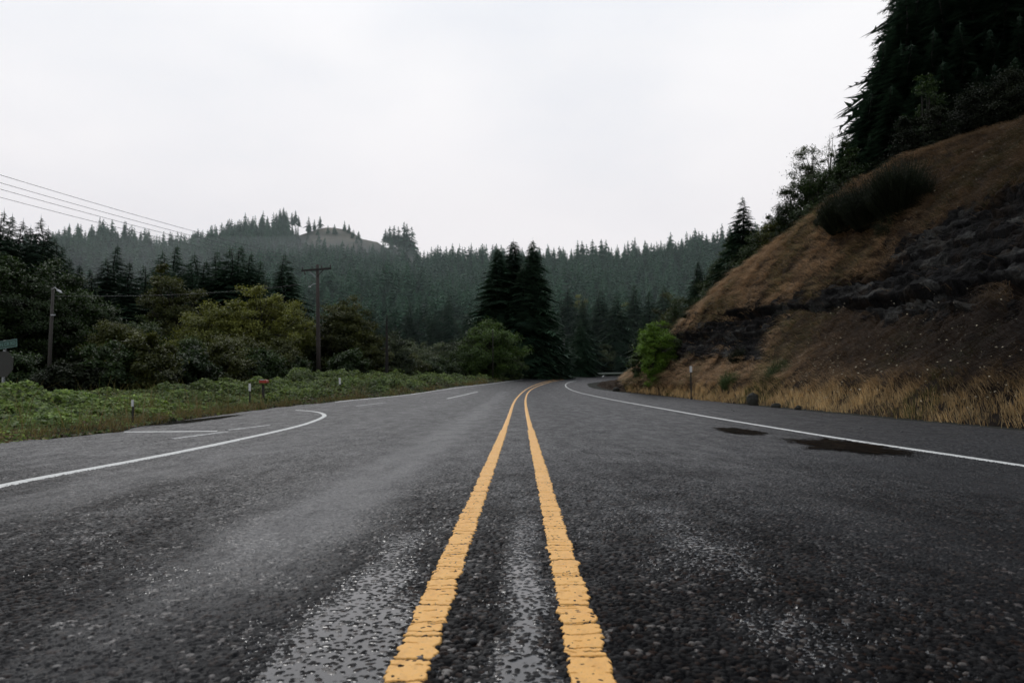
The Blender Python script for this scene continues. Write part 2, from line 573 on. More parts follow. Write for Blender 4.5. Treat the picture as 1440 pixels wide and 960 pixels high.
def track_mask(x, y):
    w = .10 * (fbm(y * .5, y * 0 + 3, 2, 41) - .5)
    t = 1.15 * np.exp(-((x + 1.02 + w) / .30) ** 2) + .45 * np.exp(-((x + 2.75 + w) / .35) ** 2) + .30 * np.exp(-((x - 1.75 + w) / .4) ** 2) \
        + .3 * np.exp(-((x - 3.2 + w) / .35) ** 2)
    return np.clip(t, 0, 1) * (.65 + .5 * fbm(x * 2, y * .7, 3, 44))


def build_near_road():
    s = np.arange(-.88, .881, .00135)
    Y = [1.15]
    while Y[-1] < 9.0:
        Y.append(Y[-1] * 1.0019)
    Y = np.array(Y)
    YY, SS = np.meshgrid(Y, s, indexing='ij')
    XX = YY * SS
    h, bid = stones(XX, YY, .0185)
    h2, bid2 = stones(XX + 5, YY + 5, .0095)
    fine = h2 * .5 > h
    h = np.maximum(h, h2 * .5); bid = np.where(fine, bid2, bid)
    trk = track_mask(XX, YY) * (.22 + .78 * sstep(1.7, 3.6, YY))
    # water film: lies where the surface sags, beside and between the centre lines
    n = fbm(XX * 4.2, YY * 2.6, 4, 77)
    n2 = fbm(XX * 12, YY * 7, 3, 70)
    a1 = .93 * np.exp(-((XX + .48) / .14) ** 2) * sstep(4.6, 2.2, YY)
    a1b = np.exp(-((XX + .36) / .10) ** 2) * sstep(3.0, 1.6, YY)
    a2 = np.exp(-((XX - .01) / .085) ** 2) * sstep(5.5, 2.0, YY)
    a3 = .40 * np.exp(-((XX - .78) / .33) ** 2) * sstep(5.5, 3.0, YY) * sstep(1.3, 2.2, YY)
    wl = -.20 + .86 * np.maximum.reduce([a1, a1b, a2 * .95, a3]) + .80 * (n - .5) + .25 * (n2 - .5) + .10
    amp = (1 - .62 * trk) * (1 - sstep(5.5, 9.0, YY) * .85)
    hh = h * amp + .30 * (1 - amp) * .6
    wl = np.minimum(wl, .60)
    water = wl > hh
    hz = np.maximum(hh, wl)
    wet = np.clip((wl - hh) * 12 + .35, 0, 1) * water
    Z = zroad(XX, YY) + (hz - .42) * .0095
    far = np.maximum.reduce([sstep(4.0, 8.5, YY), sstep(.74, .86, np.abs(SS)), sstep(1.40, 1.18, YY)])
    cav = np.clip(.10 + 1.15 * sstep(.12, .75, hh / np.maximum(amp, .2)), 0, 1) * (.45 + .75 * vnoise(XX * 40, YY * 22, 88)) * (.55 + .9 * fbm(XX * 2.5, YY * 1.2, 3, 89))
    cav = np.clip(cav, 0, 1.2) ** 1.8 * (.15 + .38 * sstep(1.5, 6, YY)) + .8 * (bid > .90) * (hh > .5 * amp) * (_hash(np.floor(XX * 6).astype(np.int64), np.floor(YY * 4).astype(np.int64), 3) > .4)
    cav = np.maximum(cav, .95 * np.clip(trk * 1.25, 0, 1) * (.40 + .75 * vnoise(XX * 75, YY * 38, 97)))
    V = np.stack([XX, YY, Z], -1).reshape(-1, 3)
    return mesh_np('road_near', V, grid_faces(len(Y), len(s)), [M['road']], True,
                   dict(wet=wet.ravel(), tint=bid.ravel(), track=trk.ravel(), far=far.ravel(), cavity=cav.ravel()))


def resample(P, step):
    P = np.asarray(P, float)
    d = np.r_[0, np.cumsum(np.linalg.norm(np.diff(P[:, :2], axis=0), axis=1))]
    n = max(int(d[-1] / step), 2)
    t = np.linspace(0, d[-1], n)
    return np.stack([np.interp(t, d, P[:, k]) for k in range(P.shape[1])], 1), t


def build_road():
    nrow, ncol = 520, 60
    # match the two edges by a shared parameter (denser near the camera)
    tl = np.r_[0, np.cumsum(np.linalg.norm(np.diff(LE, axis=0), axis=1))]; tr = np.r_[0, np.cumsum(np.linalg.norm(np.diff(RE, axis=0), axis=1))]
    # pair the points of equal depth up to the bend, then by arc length
    kL = np.interp(60, LE[:, 1], tl); kR = np.interp(60, RE[:, 1], tr)
    q = np.linspace(0, 1, nrow) ** 1.3
    sL = np.where(q < .6, q / .6 * kL, kL + (q - .6) / .4 * (tl[-1] - kL)); sR = np.where(q < .6, q / .6 * kR, kR + (q - .6) / .4 * (tr[-1] - kR))
    L = np.stack([np.interp(sL, tl, LE[:, k]) for k in (0, 1)], 1); R = np.stack([np.interp(sR, tr, RE[:, k]) for k in (0, 1)], 1)
    L[:, 0] += (fbm(sL * 1.5, sL * 0, 3, 3) - .5) * .35; R[:, 0] += (fbm(sR * 1.5, sR * 0 + 7, 3, 3) - .5) * .3
    w = np.linspace(0, 1, ncol)[None, :, None]
    P = L[:, None] * (1 - w) + R[:, None] * w
    X, Y = P[..., 0], P[..., 1]
    Z = zroad(X, Y)
    inside = (np.abs(X) < .86 * Y) & (Y > 1.2) & (Y < 8.8)
    Z = np.where(inside, Z - .015, Z)
    edge = np.minimum(w[..., 0], 1 - w[..., 0]) * 2
    Z = np.where((w[..., 0] < 1e-6) | (w[..., 0] > 1 - 1e-6), Z - .05, Z)
    V = np.stack([X, Y, Z], -1).reshape(-1, 3)
    o = np.ones(V.shape[0])
    me = mesh_np('road', V, grid_faces(nrow, ncol), [M['road']], True,
                 dict(wet=o * 0, tint=o * .5, track=track_mask(X, Y).ravel() * (Y.ravel() < 45), far=o, cavity=o * .5))
    return me


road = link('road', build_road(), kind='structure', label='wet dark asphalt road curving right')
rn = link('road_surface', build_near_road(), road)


def strip(name, P, width, mat, parent, raise_=.006, step=.15, rag=.012, label=None, wfun=None):
    P = np.asarray(P, float)[:, :2]
    P = chaikin(P, 2) if len(P) > 2 else P
    Q, t = resample(P, step)
    T = np.gradient(Q, axis=0); T /= np.linalg.norm(T, axis=1)[:, None]
    N = np.stack([T[:, 1], -T[:, 0]], 1)
    nc = 5
    V = []
    for j in range(nc):
        f = j / (nc - 1) - .5
        wd = width * (wfun(t / t[-1]) if wfun else 1)
        e = (vnoise(t * 9, t * 0 + j * 3.3, 21) - .5) * rag * (2 if j in (0, nc - 1) else .3)
        C = Q + N * (f * wd + e)[:, None]
        z = zroad(C[:, 0], C[:, 1]) + raise_ - (.012 if j in (0, nc - 1) else 0)
        V.append(np.c_[C, z])
    V = np.stack(V, 1).reshape(-1, 3)
    o = link(name, mesh_np(name, V, grid_faces(len(Q), nc), [mat], True), parent)
    if label: o['label'] = label
    return o


def yellow_near(name, x0, x1, seed, label):
    Y = [1.1]
    while Y[-1] < 11.0:
        Y.append(Y[-1] * 1.0011)
    Y = np.array(Y)
    pad = .016
    xs = np.linspace(x0 - pad, x1 + pad, 56)
    YY, XX = np.meshgrid(Y, xs, indexing='ij')
    # transverse cracks: irregularly spaced, wavy, opening and closing along their length
    wav = .030 * (vnoise(XX * 14, YY * 5, seed) - .5) + .014 * (vnoise(XX * 60, YY * 14, seed + 1) - .5) + .006 * (vnoise(XX * 150, YY * 40, seed + 3) - .5)
    d = np.full(YY.shape, 9.0)
    for sp, w0, w1, gate in ((.16, .0012, .0050, .05), (.052, .0, .0022, .55)):
        q = YY + wav * (1 if sp > .1 else .8)
        k0 = np.floor(q / sp).astype(np.int64)
        for dk in (-1, 0, 1):
            k = k0 + dk
            yk = (k + .02 + .96 * _hash(k, k * 0, seed + int(sp * 100))) * sp
            wk = w0 + w1 * _hash(k, k * 0 + 5, seed) ** 1.6
            open_ = np.clip((vnoise(XX * 34, k * 3.7, seed + 2) - gate) * 2.6, 0, 1)
            d = np.minimum(d, np.abs(q - yk) - wk * open_ + .0035 * (open_ < .02))
    crack = sstep(.0, .0035, d)
    near_crack = np.exp(-np.clip(d, 0, 1) / .010)
    # ragged sides, bitten in where a crack reaches the edge
    def ragged(o):
        return .008 * (vnoise(YY * 11, YY * 0 + o, seed + 5) - .5) + .011 * (vnoise(YY * 45, YY * 0 + o + 1, seed + 6) - .5) + .009 * (vnoise(YY * 130, XX * 40 + o, seed + 7) - .5)
    eL = x0 + ragged(1) + .010 * near_crack * (vnoise(YY * 9, YY * 0 + 5, seed + 9) - .2)
    eR = x1 + ragged(8) - .012 * near_crack * (vnoise(YY * 9, YY * 0 + 6, seed + 9) - .2)
    side = np.minimum(XX - eL, eR - XX)
    m = np.minimum(crack, sstep(-.0010, .0045, side))
    chips = sstep(.86, .88, fbm(XX * 55, YY * 38, 3, seed + 12)) * .9
    m = m * (1 - chips)
    bl = .0010 * fbm(XX * 70, YY * 50, 3, seed + 11) + .0012 * fbm(XX * 15, YY * 12, 2, seed + 14)
    Z = zroad(XX, YY) - .006 + m * (.0095 + bl)
    V = np.stack([XX, YY, Z], -1).reshape(-1, 3)
    return link(name, mesh_np(name, V, grid_faces(len(Y), len(xs)), [M['yellow']], True, dict(edge=(1 - sstep(.2, .8, m)).ravel())), road, label=label)


yellow_near('yellow_line', -.306, -.204, 100, 'left yellow centre line, thick cracked paint near the camera')
yellow_near('yellow_line', .108, .212, 200, 'right yellow centre line, thick cracked paint near the camera')
far_l = [(-.255, 10.9, 0), (-.255, 18, 0)] + [onroad(*p) for p in [(721.3, 568), (726, 560), (733, 552.5), (741, 546.2), (752, 541.2), (764, 537.2), (776, 534.6), (790, 532.4)]]
far_r = [(.160, 10.9, 0), (.155, 17, 0)] + [onroad(*p) for p in [(739, 568), (739, 560), (741.5, 552.5), (747, 547.2), (756, 542.6), (768, 538.3), (780, 535.6), (794, 533.2)]]
strip('yellow_line', far_l, .105, M['yellow'], road, label='left yellow centre line running into the bend')
strip('yellow_line', far_r, .105, M['yellow'], road, label='right yellow centre line running into the bend')
wr = [np.array([4.25, 1.5, 0])] + [onroad(*p) for p in [(1440, 655), (1320, 636.8), (1200, 619.3), (1078, 599.3), (990, 585), (910, 570.5), (840, 557.3), (812, 551.3), (799, 546.3), (794.8, 542.4), (796, 539.2), (801, 537), (810, 535.2)]]
strip('edge_line', wr, .115, M['white'], road, label='white edge line along the right lane')
wl_ = [onroad(*p) for p in [(-260, 745), (-100, 707), (0, 683), (80, 667.5), (150, 655), (247, 636.5), (320, 621.2), (393, 605.5), (425, 597.5), (442, 591.8), (455, 586.2), (457, 583), (451, 580), (437, 577.8), (416, 576.5)]]
strip('edge_line', wl_, .13, M['white'], road, step=.05, label='white line that hooks back at the turnout', wfun=lambda u: 1 - .45 * sstep(.86, 1, u))
wl2 = [onroad(*p) for p in [(470, 565.2), (492, 562.7), (558, 557), (604.5, 550.6), (640, 545.3), (665, 542.4), (704, 537.6), (735, 533.6)]]
strip('edge_line', wl2, .13, M['white'], road, label='white edge line beside the far left verge')
for a, b, w, m in [((175.5, 607.3), (306, 606.2), .09, 'white'), ((241, 617), (318, 606.8), .12, 'worn'), ((319.4, 604.6), (378.5, 597.8), .10, 'worn'), ((499, 571), (541, 566), .13, 'worn'),
                   ((628, 560.5), (672, 550.5), .12, 'white'), ((606, 552.9), (645, 552.3), .09, 'worn'), ((846.6, 530), (849.5, 527.6), .25, 'white')]:
    strip('lane_marking', [onroad(*a), onroad(*b)], w, M[m], road, step=.1)


def blob(name, pts_px, mat, parent=None, raise_=.0075, **props):
    """flat ragged sheet lying on the road, outline traced on the ground"""
    P = np.array([onroad(*p)[:2] for p in pts_px])
    P = np.vstack([P, P[:1]]); P = chaikin(P, 4)[:-1]
    c = P.mean(0)
    ang = np.arange(len(P))
    r = 1 + .30 * (vnoise(ang * .17, ang * 0, 8) - .5) + .34 * (vnoise(ang * .8, ang * 0, 18) - .5)
    P = c + (P - c) * r[:, None]
    V = [[c[0], c[1], float(zroad(*c)) + raise_]]
    for k in (.5, 1):
        Q = c + (P - c) * k
        V += np.c_[Q, zroad(Q[:, 0], Q[:, 1]) + raise_].tolist()
    n = len(P); i = np.arange(n); j = (i + 1) % n
    tri = np.stack([np.zeros(n, int), 1 + i, 1 + j], 1); quad = np.stack([1 + i, 1 + n + i, 1 + n + j, 1 + j], 1)
    dep = np.r_[1.0, np.full(n, .62), np.zeros(n)]
    return link(name, mesh_np(name, V, [tri, quad], [mat], True, dict(depth=dep)), parent, **props)


blob('puddle', [(1085, 615), (1160, 615), (1215, 621), (1290, 634), (1330, 644), (1250, 646), (1190, 639), (1125, 631)], M['puddle'], kind='structure')
blob('puddle', [(990, 600), (1030, 600), (1075, 606.5), (1100, 613), (1050, 614), (1010, 608)], M['puddle'], kind='structure')
blob('puddle', [(190, 600), (250, 591.5), (330, 583), (360, 581), (335, 585), (280, 594), (218, 601)], M['puddle'], kind='structure')



# ------------------------------------------------------------------ ground sheet, hills
def axis(lo, hi, fine, ext, g=1.06):
    a = list(np.arange(lo, hi, fine)); s = fine
    while a[-1] < ext[1]:
        s *= g; a.append(a[-1] + s)
    s = fine
    while a[0] > ext[0]:
        s *= g; a.insert(0, a[0] - s)
    return np.array(a)


def build_ground():
    xs = axis(-40, 30, .8, (-620, 520), 1.05); ys = axis(0, 90, 1.0, (-80, 900), 1.035)
    YY, XX = np.meshgrid(ys, xs, indexing='ij')
    Z = terrain(XX, YY)
    # sits lower under the road and the cut slope, which are sheets of their own
    lx = np.interp(YY, LE[:, 1], LE[:, 0]); rx = np.interp(YY, RE[:, 1], RE[:, 0])
    on = (XX > lx + .4) & (XX < rx - .4) & (YY < 150)
    Z = np.where(on & (YY < 70), Z - .12, Z)
    poly = np.vstack([LE, RE[::-1]])
    Z = np.where((YY >= 60) & in_poly(XX, YY, poly), Z - .25, Z)
    fx = np.interp(YY, *_FT)
    Z = np.where((XX > fx + 1) & (YY < 100), Z - 1.0, Z)
    V = np.stack([XX, YY, Z], -1).reshape(-1, 3)
    px, py = project(V)
    d = V[:, 1]
    bare = sstep(420, 450, px) * sstep(560, 530, px) * sstep(200, 300, d) * sstep(352, 338, py)
    return mesh_np('ground', V, grid_faces(len(ys), len(xs)), [M['ground']], True, dict(bare=bare))


link('ground', build_ground(), kind='structure')


# ------------------------------------------------------------------ the cut slope
ROCK_POLY = np.array([(925, 470), (945, 458), (1000, 447), (1050, 441), (1085, 432), (1110, 432), (1150, 415), (1190, 403), (1240, 385), (1258, 362), (1262, 338), (1300, 318), (1345, 300), (1400, 275), (1470, 255),
                      (1700, 220), (1700, 420), (1440, 428), (1400, 436), (1340, 450), (1290, 462), (1240, 452), (1200, 436), (1150, 432), (1105, 446), (1085, 480), (1070, 505), (1010, 506), (960, 512), (930, 515)], float)


def bank_relief(u, y):
    x, z = bank_uy(u, y)
    P = np.stack([x, y, z], -1)
    px, py = project(P)
    strat_ = z - .077 * y
    # downslope streaks break the boundary between rock and grass
    jx = (fbm(y * 1.4, u * 5, 4, 31) - .5) * 50; jy = (fbm(y * 2.4 + u * 3, u * 1.5, 4, 32) - .5) * 105 * (fbm(y * .3, u * 2, 2, 35) + .3)
    rock = in_poly(px + jx, py + jy, ROCK_POLY).astype(float)
    rock = np.where((np.abs(strat_ - 1.76) < .24 + .25 * (fbm(y * 1.2, y * 0, 3, 39) - .5)) & (px > 948) & (px < 1300) & (fbm(y * .5, y * 0 + 4, 2, 38) > .36), 1.0, rock)
    rock = np.where(y < 9, (np.abs(u - .55) < .22).astype(float), rock)
    strat = z - .077 * y + .25 * (fbm(y * .25, u * 2, 3, 36) - .5)
    def steps(v, seed):
        i = np.floor(v); f = v - i
        p = _hash(i.astype(np.int64), i.astype(np.int64) * 0 + seed, 3)
        q = _hash(i.astype(np.int64) + 1, i.astype(np.int64) * 0 + seed, 3)
        return p + (q - p) * sstep(.90, 1.0, f)
    warp = .16 * fbm(y * .5, strat * 1.0, 3, 58)
    led = steps((strat + warp) * 1.5, 50) + .55 * steps((strat + warp * .7) * 4.3, 51)
    cell = _hash(np.floor(y * 1.3 + strat * .6 + 2 * warp).astype(np.int64), np.floor((strat + warp) * 2.2).astype(np.int64), 9)
    cell2 = _hash(np.floor(y * 3.1 - strat + 3 * warp).astype(np.int64), np.floor((strat + warp) * 5.5).astype(np.int64), 19)
    rough = fbm(y * 3.5, strat * 4.5, 4, 53)
    crackd = np.abs(strat - 1.72 + .10 * (vnoise(y * .5, y * 0, 57) - .5))
    crack = np.exp(-(crackd / .07) ** 2)
    out = rock * ((led - .8) * .58 + (cell - .5) * .20 + (cell2 - .5) * .13 + (rough - .5) * .14 - crack * .5) + (1 - rock) * ((fbm(y * .8, u * 12, 4, 54) - .5) * .55 + (fbm(y * 3, u * 30, 3, 55) - .5) * .22 + .16)
    out = out * sstep(0, .08, u)
    return P, out, rock, strat, px, py


def build_bank():
    ys = [-18.0]
    while ys[-1] < 106:
        ys.append(ys[-1] + max(.10, min(.35, .004 * abs(ys[-1]) + .03)))
    ys = np.array(ys)
    us = np.concatenate([np.linspace(-.10, 1.05, 330), np.linspace(1.06, 3.2, 40)])
    U, Y = np.meshgrid(us, ys, indexing='ij')
    P, out, rock, strat, px, py = bank_relief(U, Y)
    nx, nz = -.72, .69
    P = P.copy()
    P[..., 0] += nx * out; P[..., 2] += nz * out
    P[..., 2] -= .06 * (U < 0)
    band = ((strat > 1.40) & (strat < 1.66)) * 1.0
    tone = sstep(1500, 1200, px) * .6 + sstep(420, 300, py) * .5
    fc = grid_faces(len(us), len(ys))[:, ::-1]
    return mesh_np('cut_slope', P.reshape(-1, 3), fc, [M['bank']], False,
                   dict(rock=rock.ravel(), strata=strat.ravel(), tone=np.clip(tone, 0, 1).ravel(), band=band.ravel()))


link('hillside', build_bank(), kind='structure')


def blades(base, up, length, width, col, bend, rng):
    """curved two-segment blades; base (n,3), up (n,3) unit, bend (n,3) added at the tip"""
    n = len(base)
    az = rng.uniform(0, 2 * np.pi, n)
    side = np.stack([np.cos(az), np.sin(az), np.zeros(n)], 1) * (width / 2)[:, None]
    mid = base + up * (length * .55)[:, None] + bend * .3
    tip = base + up * (length * .95)[:, None] + bend
    V = np.stack([base - side, base + side, mid + side * .7, mid - side * .7, tip], 1).reshape(-1, 3)
    o = np.arange(n) * 5
    quad = np.stack([o, o + 1, o + 2, o + 3], 1); tri = np.stack([o + 3, o + 2, o + 4], 1)
    return V, quad, tri, np.repeat(col, 5, 0)


def bank_grass():
    rng = np.random.default_rng(5)
    n = 620000
    # blades grow in tufts; more of them close to the camera
    nt_ = n // 12
    yt = 9 + (86 - 9) * rng.uniform(0, 1, nt_) ** 1.75
    ut = rng.uniform(-.03, 1.30, nt_)
    ti = rng.integers(0, nt_, n)
    y = yt[ti] + rng.normal(size=n) * .055 * (1 + yt[ti] * .01); u = ut[ti] + rng.normal(size=n) * .0045
    P, out, rock, strat, px, py = bank_relief(u, y)
    tdir = rng.normal(size=(nt_, 2))[ti]; tbri = rng.uniform(.62, 1.35, nt_)[ti]; tlen = rng.uniform(.75, 1.3, nt_)[ti]
    tuft = fbm(y * 2.3, u * 22, 3, 91)
    keep = (rng.uniform(size=n) < np.where(rock > .5, .007, .35 + 1.1 * (tuft - .2))) & (px < 1560) & (px > 880) & (u > -.02 + .03 * rng.uniform(size=n))
    # the dark lower right of the slope is thin
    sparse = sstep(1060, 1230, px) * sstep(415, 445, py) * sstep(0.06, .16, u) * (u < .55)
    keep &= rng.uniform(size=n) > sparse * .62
    P, out, px, py, u, y, tuft = P[keep], out[keep], px[keep], py[keep], u[keep], y[keep], tuft[keep]
    tdir, tbri, tlen = tdir[keep], tbri[keep], tlen[keep]
    sparse = sparse[keep]
    n = len(P)
    P[:, 0] += -.72 * out; P[:, 2] += .69 * out - .02
    toe = sstep(.125, .03, u)
    L = (.24 + .34 * rng.uniform(size=n)) * tlen * (1 + .5 * (tuft - .5)) * (1 - (.34 + .18 * sstep(22, 12, y)) * toe)
    up = np.stack([-.45 + .20 * rng.normal(size=n) + .22 * tdir[:, 0], .20 * rng.normal(size=n) + .22 * tdir[:, 1], .8 + 0 * y], 1)
    up[:, 0] *= (1 - toe * .8)
    up /= np.linalg.norm(up, axis=1)[:, None]
    drp = (1 - toe) * L
    bend = np.stack([-.60 * drp + .10 * L * rng.normal(size=n), (-.15 + .25 * tdir[:, 1]) * drp + .12 * rng.normal(size=n) * L, -.80 * drp - .12 * L * toe], 1)
    gold = np.array([.46, .285, .115]); brown = np.array([.29, .185, .10]); maroon = np.array([.075, .040, .024]); straw = np.array([.55, .42, .23]); olive = np.array([.10, .10, .030])
    w = rng.uniform(size=n)[:, None]
    up_col = brown * (1 - w) + np.array([.56, .38, .215]) * w
    tcol = gold * (1 - w) + straw * w
    col = up_col * (1 - toe[:, None]) + tcol * toe[:, None]
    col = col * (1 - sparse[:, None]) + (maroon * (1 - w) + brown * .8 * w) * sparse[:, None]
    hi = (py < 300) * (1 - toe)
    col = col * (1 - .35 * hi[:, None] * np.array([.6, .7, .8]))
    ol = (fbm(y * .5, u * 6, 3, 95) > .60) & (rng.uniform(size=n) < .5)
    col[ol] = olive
    # the thin lower right is darker stemmed, and colour darkens towards the right
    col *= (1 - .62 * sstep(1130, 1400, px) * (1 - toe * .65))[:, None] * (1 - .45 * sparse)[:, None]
    col *= rng.uniform(.7, 1.25, n)[:, None] * tbri[:, None] * (.55 + .9 * tuft)[:, None]
    width = .006 + .003 * rng.uniform(size=n) + y * .00022
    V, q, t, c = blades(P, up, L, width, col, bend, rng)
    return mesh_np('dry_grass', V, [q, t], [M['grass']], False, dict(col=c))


link('dry_grass', bank_grass(), kind='stuff', label='long dry brown and golden grass covering the cut slope', category='grass')


def bank_flowers():
    rng = np.random.default_rng(15)
    V = []; Fq = []; n0 = 0
    stems = []
    spots = []
    while len(spots) < 360:
        y = 10 + 22 * rng.uniform() ** 1.3; u = abs(rng.normal(.0, .13)) + .01 if rng.uniform() < .45 else rng.uniform(.05, .95)
        P, out, rock, st, px, py = bank_relief(np.array([u]), np.array([y]))
        if px[0] < 1090 or px[0] > 1460: continue
        if rock[0] > .5 and rng.uniform() < .85: continue
        if vnoise(y * 1.3, u * 13, 66) < .56: continue
        spots.append(P[0] + np.array([-.72, 0, .69]) * out[0])
    for p in spots:
        h = rng.uniform(.18, .50); c = p + np.array([rng.normal(0, .05) - .04, rng.normal(0, .05), h])
        r = (.007 + .020 * rng.uniform() ** 2) * (.55 + .03 * p[1])
        k = 6
        ring = [c + r * np.array([math.cos(a), math.sin(a), .25 * rng.normal()]) for a in np.linspace(0, 2 * math.pi, k, endpoint=False) + rng.uniform()]
        V += [c + np.array([0, 0, r * .6])] + ring
        Fq += [(n0, n0 + 1 + i, n0 + 1 + (i + 1) % k) for i in range(k)]
        n0 += k + 1
    return mesh_np('wildflowers', np.array(V), [np.array(Fq)], [M['flower']], False)


link('wildflowers', bank_flowers(), kind='stuff', label='small cream flower heads dotted over the dry slope', category='wildflowers')


def brambles():
    rng = np.random.default_rng(25)
    n = 360000
    y = 6.5 + (95 - 6.5) * rng.uniform(size=n) ** 1.7
    lx = np.interp(y, LE[:, 1], LE[:, 0])
    wdt = np.interp(y, [6, 14, 25, 40, 95], [8.5, 6.5, 6.0, 8, 18])
    off = rng.uniform(size=n)
    x = lx - .05 - off * wdt
    prof = np.minimum(sstep(0, .16, off) * (.32 + .5 * off), .62)
    lump = np.clip((fbm(x * 1.5, y * 1.0, 4, 61) - .5) * 1.7 + .5, 0, 1)
    H = prof * (.15 + 1.9 * lump * (.4 + 1.1 * fbm(x * .45, y * .3, 2, 68))) * np.interp(y, [6, 12, 16, 22, 32, 60, 95], [.34, .28, .34, .55, .72, .85, .8])
    # taller mound by the street sign
    H = H + .38 * np.exp(-(((x + 11.4) / 2.2) ** 2 + ((y - 14.0) / 2.0) ** 2)) * (.4 + 1.1 * lump)
    gz = terrain(x, y)
    depth = rng.uniform(size=n) ** 2.2
    z = gz + .02 + H * (1 - .55 * depth)
    px, py = project(np.stack([x, y, z], 1))
    k = px > -60
    x, y, z, H, off, lump, depth = [a[k] for a in (x, y, z, H, off, lump, depth)]
    n = len(x)
    s = (.020 + .036 * rng.uniform(size=n)) * (1 + y * .018)
    nrm = np.stack([rng.normal(size=n) * .55 + .25, rng.normal(size=n) * .55 - .35, np.ones(n)], 1)
    nrm /= np.linalg.norm(nrm, axis=1)[:, None]
    a = np.cross(nrm, rng.normal(size=(n, 3))); a /= np.linalg.norm(a, axis=1)[:, None]
    b = np.cross(nrm, a)
    c = np.stack([x, y, z], 1)
    V = np.stack([c - a * s[:, None], c + b * (s * .62)[:, None] + nrm * (s * .15)[:, None], c + a * (s * 1.1)[:, None], c - b * (s * .62)[:, None] + nrm * (s * .15)[:, None]], 1).reshape(-1, 3)
    q = np.arange(n * 4).reshape(-1, 4)
    w = rng.uniform(size=n)[:, None]
    hue = fbm(x * .6, y * .25, 3, 63)[:, None]
    g1 = np.array([.065, .105, .016]); g2 = np.array([.20, .26, .036]); g3 = np.array([.075, .125, .055]); dry = np.array([.15, .10, .040])
    col = (g1 * (1 - w) + g2 * w) * (1 - .55 * hue) + g3 * .55 * hue
    toe = (off < .09) & (rng.uniform(size=n) < .45)
    col[toe] = dry * rng.uniform(.4, 1.1, (toe.sum(), 1))
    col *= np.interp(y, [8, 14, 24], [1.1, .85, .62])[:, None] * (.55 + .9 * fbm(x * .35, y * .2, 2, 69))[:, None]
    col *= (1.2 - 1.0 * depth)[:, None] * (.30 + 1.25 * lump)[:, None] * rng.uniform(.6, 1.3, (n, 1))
    pale = rng.uniform(size=n) < .012
    col[pale] = col[pale] * 1.6 + .04
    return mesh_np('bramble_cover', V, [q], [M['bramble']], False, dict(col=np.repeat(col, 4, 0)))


link('bramble_cover', brambles(), kind='stuff', label='low green brambles and weeds along the left verge', category='brambles')


def verge_weeds():
    rng = np.random.default_rng(35)
    n = 52000; ntf = n // 14
    yt = 6.5 + 70 * rng.uniform(size=ntf) ** 1.8; ot = rng.uniform(size=ntf) ** 1.6
    tall = rng.uniform(size=ntf) < .10
    ti = rng.integers(0, ntf, n)
    y = yt[ti] + rng.normal(size=n) * .07; off = ot[ti] * 4.5
    x = np.interp(y, LE[:, 1], LE[:, 0]) - .02 - off + rng.normal(size=n) * .07
    keep = (fbm(x * .7, yt[ti] * .5, 3, 71) > .50) & (rng.uniform(size=n) < np.interp(y, [7, 12, 16], [.22, .35, .8]))
    x, y, ti, off = x[keep], y[keep], ti[keep], off[keep]; n = len(x)
    base = np.stack([x, y, terrain(x, y) - .02], 1)
    L = (.12 + .22 * rng.uniform(size=n)) * np.where(tall[ti], 2.6, 1) * (1 + .25 * np.minimum(off, 2))
    up = np.stack([.25 * rng.normal(size=n), .25 * rng.normal(size=n), np.ones(n)], 1); up /= np.linalg.norm(up, axis=1)[:, None]
    bend = rng.normal(size=(n, 3)) * .22 * L[:, None]; bend[:, 2] = -.12 * L
    w = rng.uniform(size=ntf)[ti][:, None]
    col = np.array([.085, .12, .025]) * w + np.array([.26, .19, .08]) * (1 - w)
    dry = np.clip(sstep(1.2, 0, off), 0, 1)[:, None]
    col = col * (1 - .5 * dry) + np.array([.22, .15, .06]) * .5 * dry
    col *= rng.uniform(.5, 1.2, (n, 1))
    V, q, t, c = blades(base, up, L, .006 + .0003 * y, col, bend, rng)
    return mesh_np('verge_weeds', V, [q, t], [M['grass']], False, dict(col=c))


link('verge_weeds', verge_weeds(), kind='stuff', label='tufts of weeds and half dry grass at the left asphalt edge', category='weeds')


# ------------------------------------------------------------------ trees
def trunk_mesh(name, h, r, mat, lean=0.0, seed=0, limbs=None):
    mb = MB(); rg = random.Random(seed)
    n = 7
    pts = [(lean * h * (i / n) ** 2 + .02 * h * math.sin(i * 1.3 + seed) * (i / n), .015 * h * math.sin(i * 1.9 + seed), h * i / n) for i in range(n + 1)]
    mb.tube(pts, [r * (1.25 if i == 0 else 1) * (1 - .93 * i / n) for i in range(n + 1)], 7)
    for (a, b, rr) in (limbs or []):
        a = Vector(a); b = Vector(b)
        m = (a + b) / 2 + Vector((rg.uniform(-.1, .1), rg.uniform(-.1, .1), .12)) * (b - a).length * .8
        mb.tube([a, m, b], [rr, rr * .65, rr * .15], 5)
    me = bpy.data.meshes.new(name)
    me.from_pydata(mb.v, [], mb.f); me.materials.append(mat); me.update()
    return me


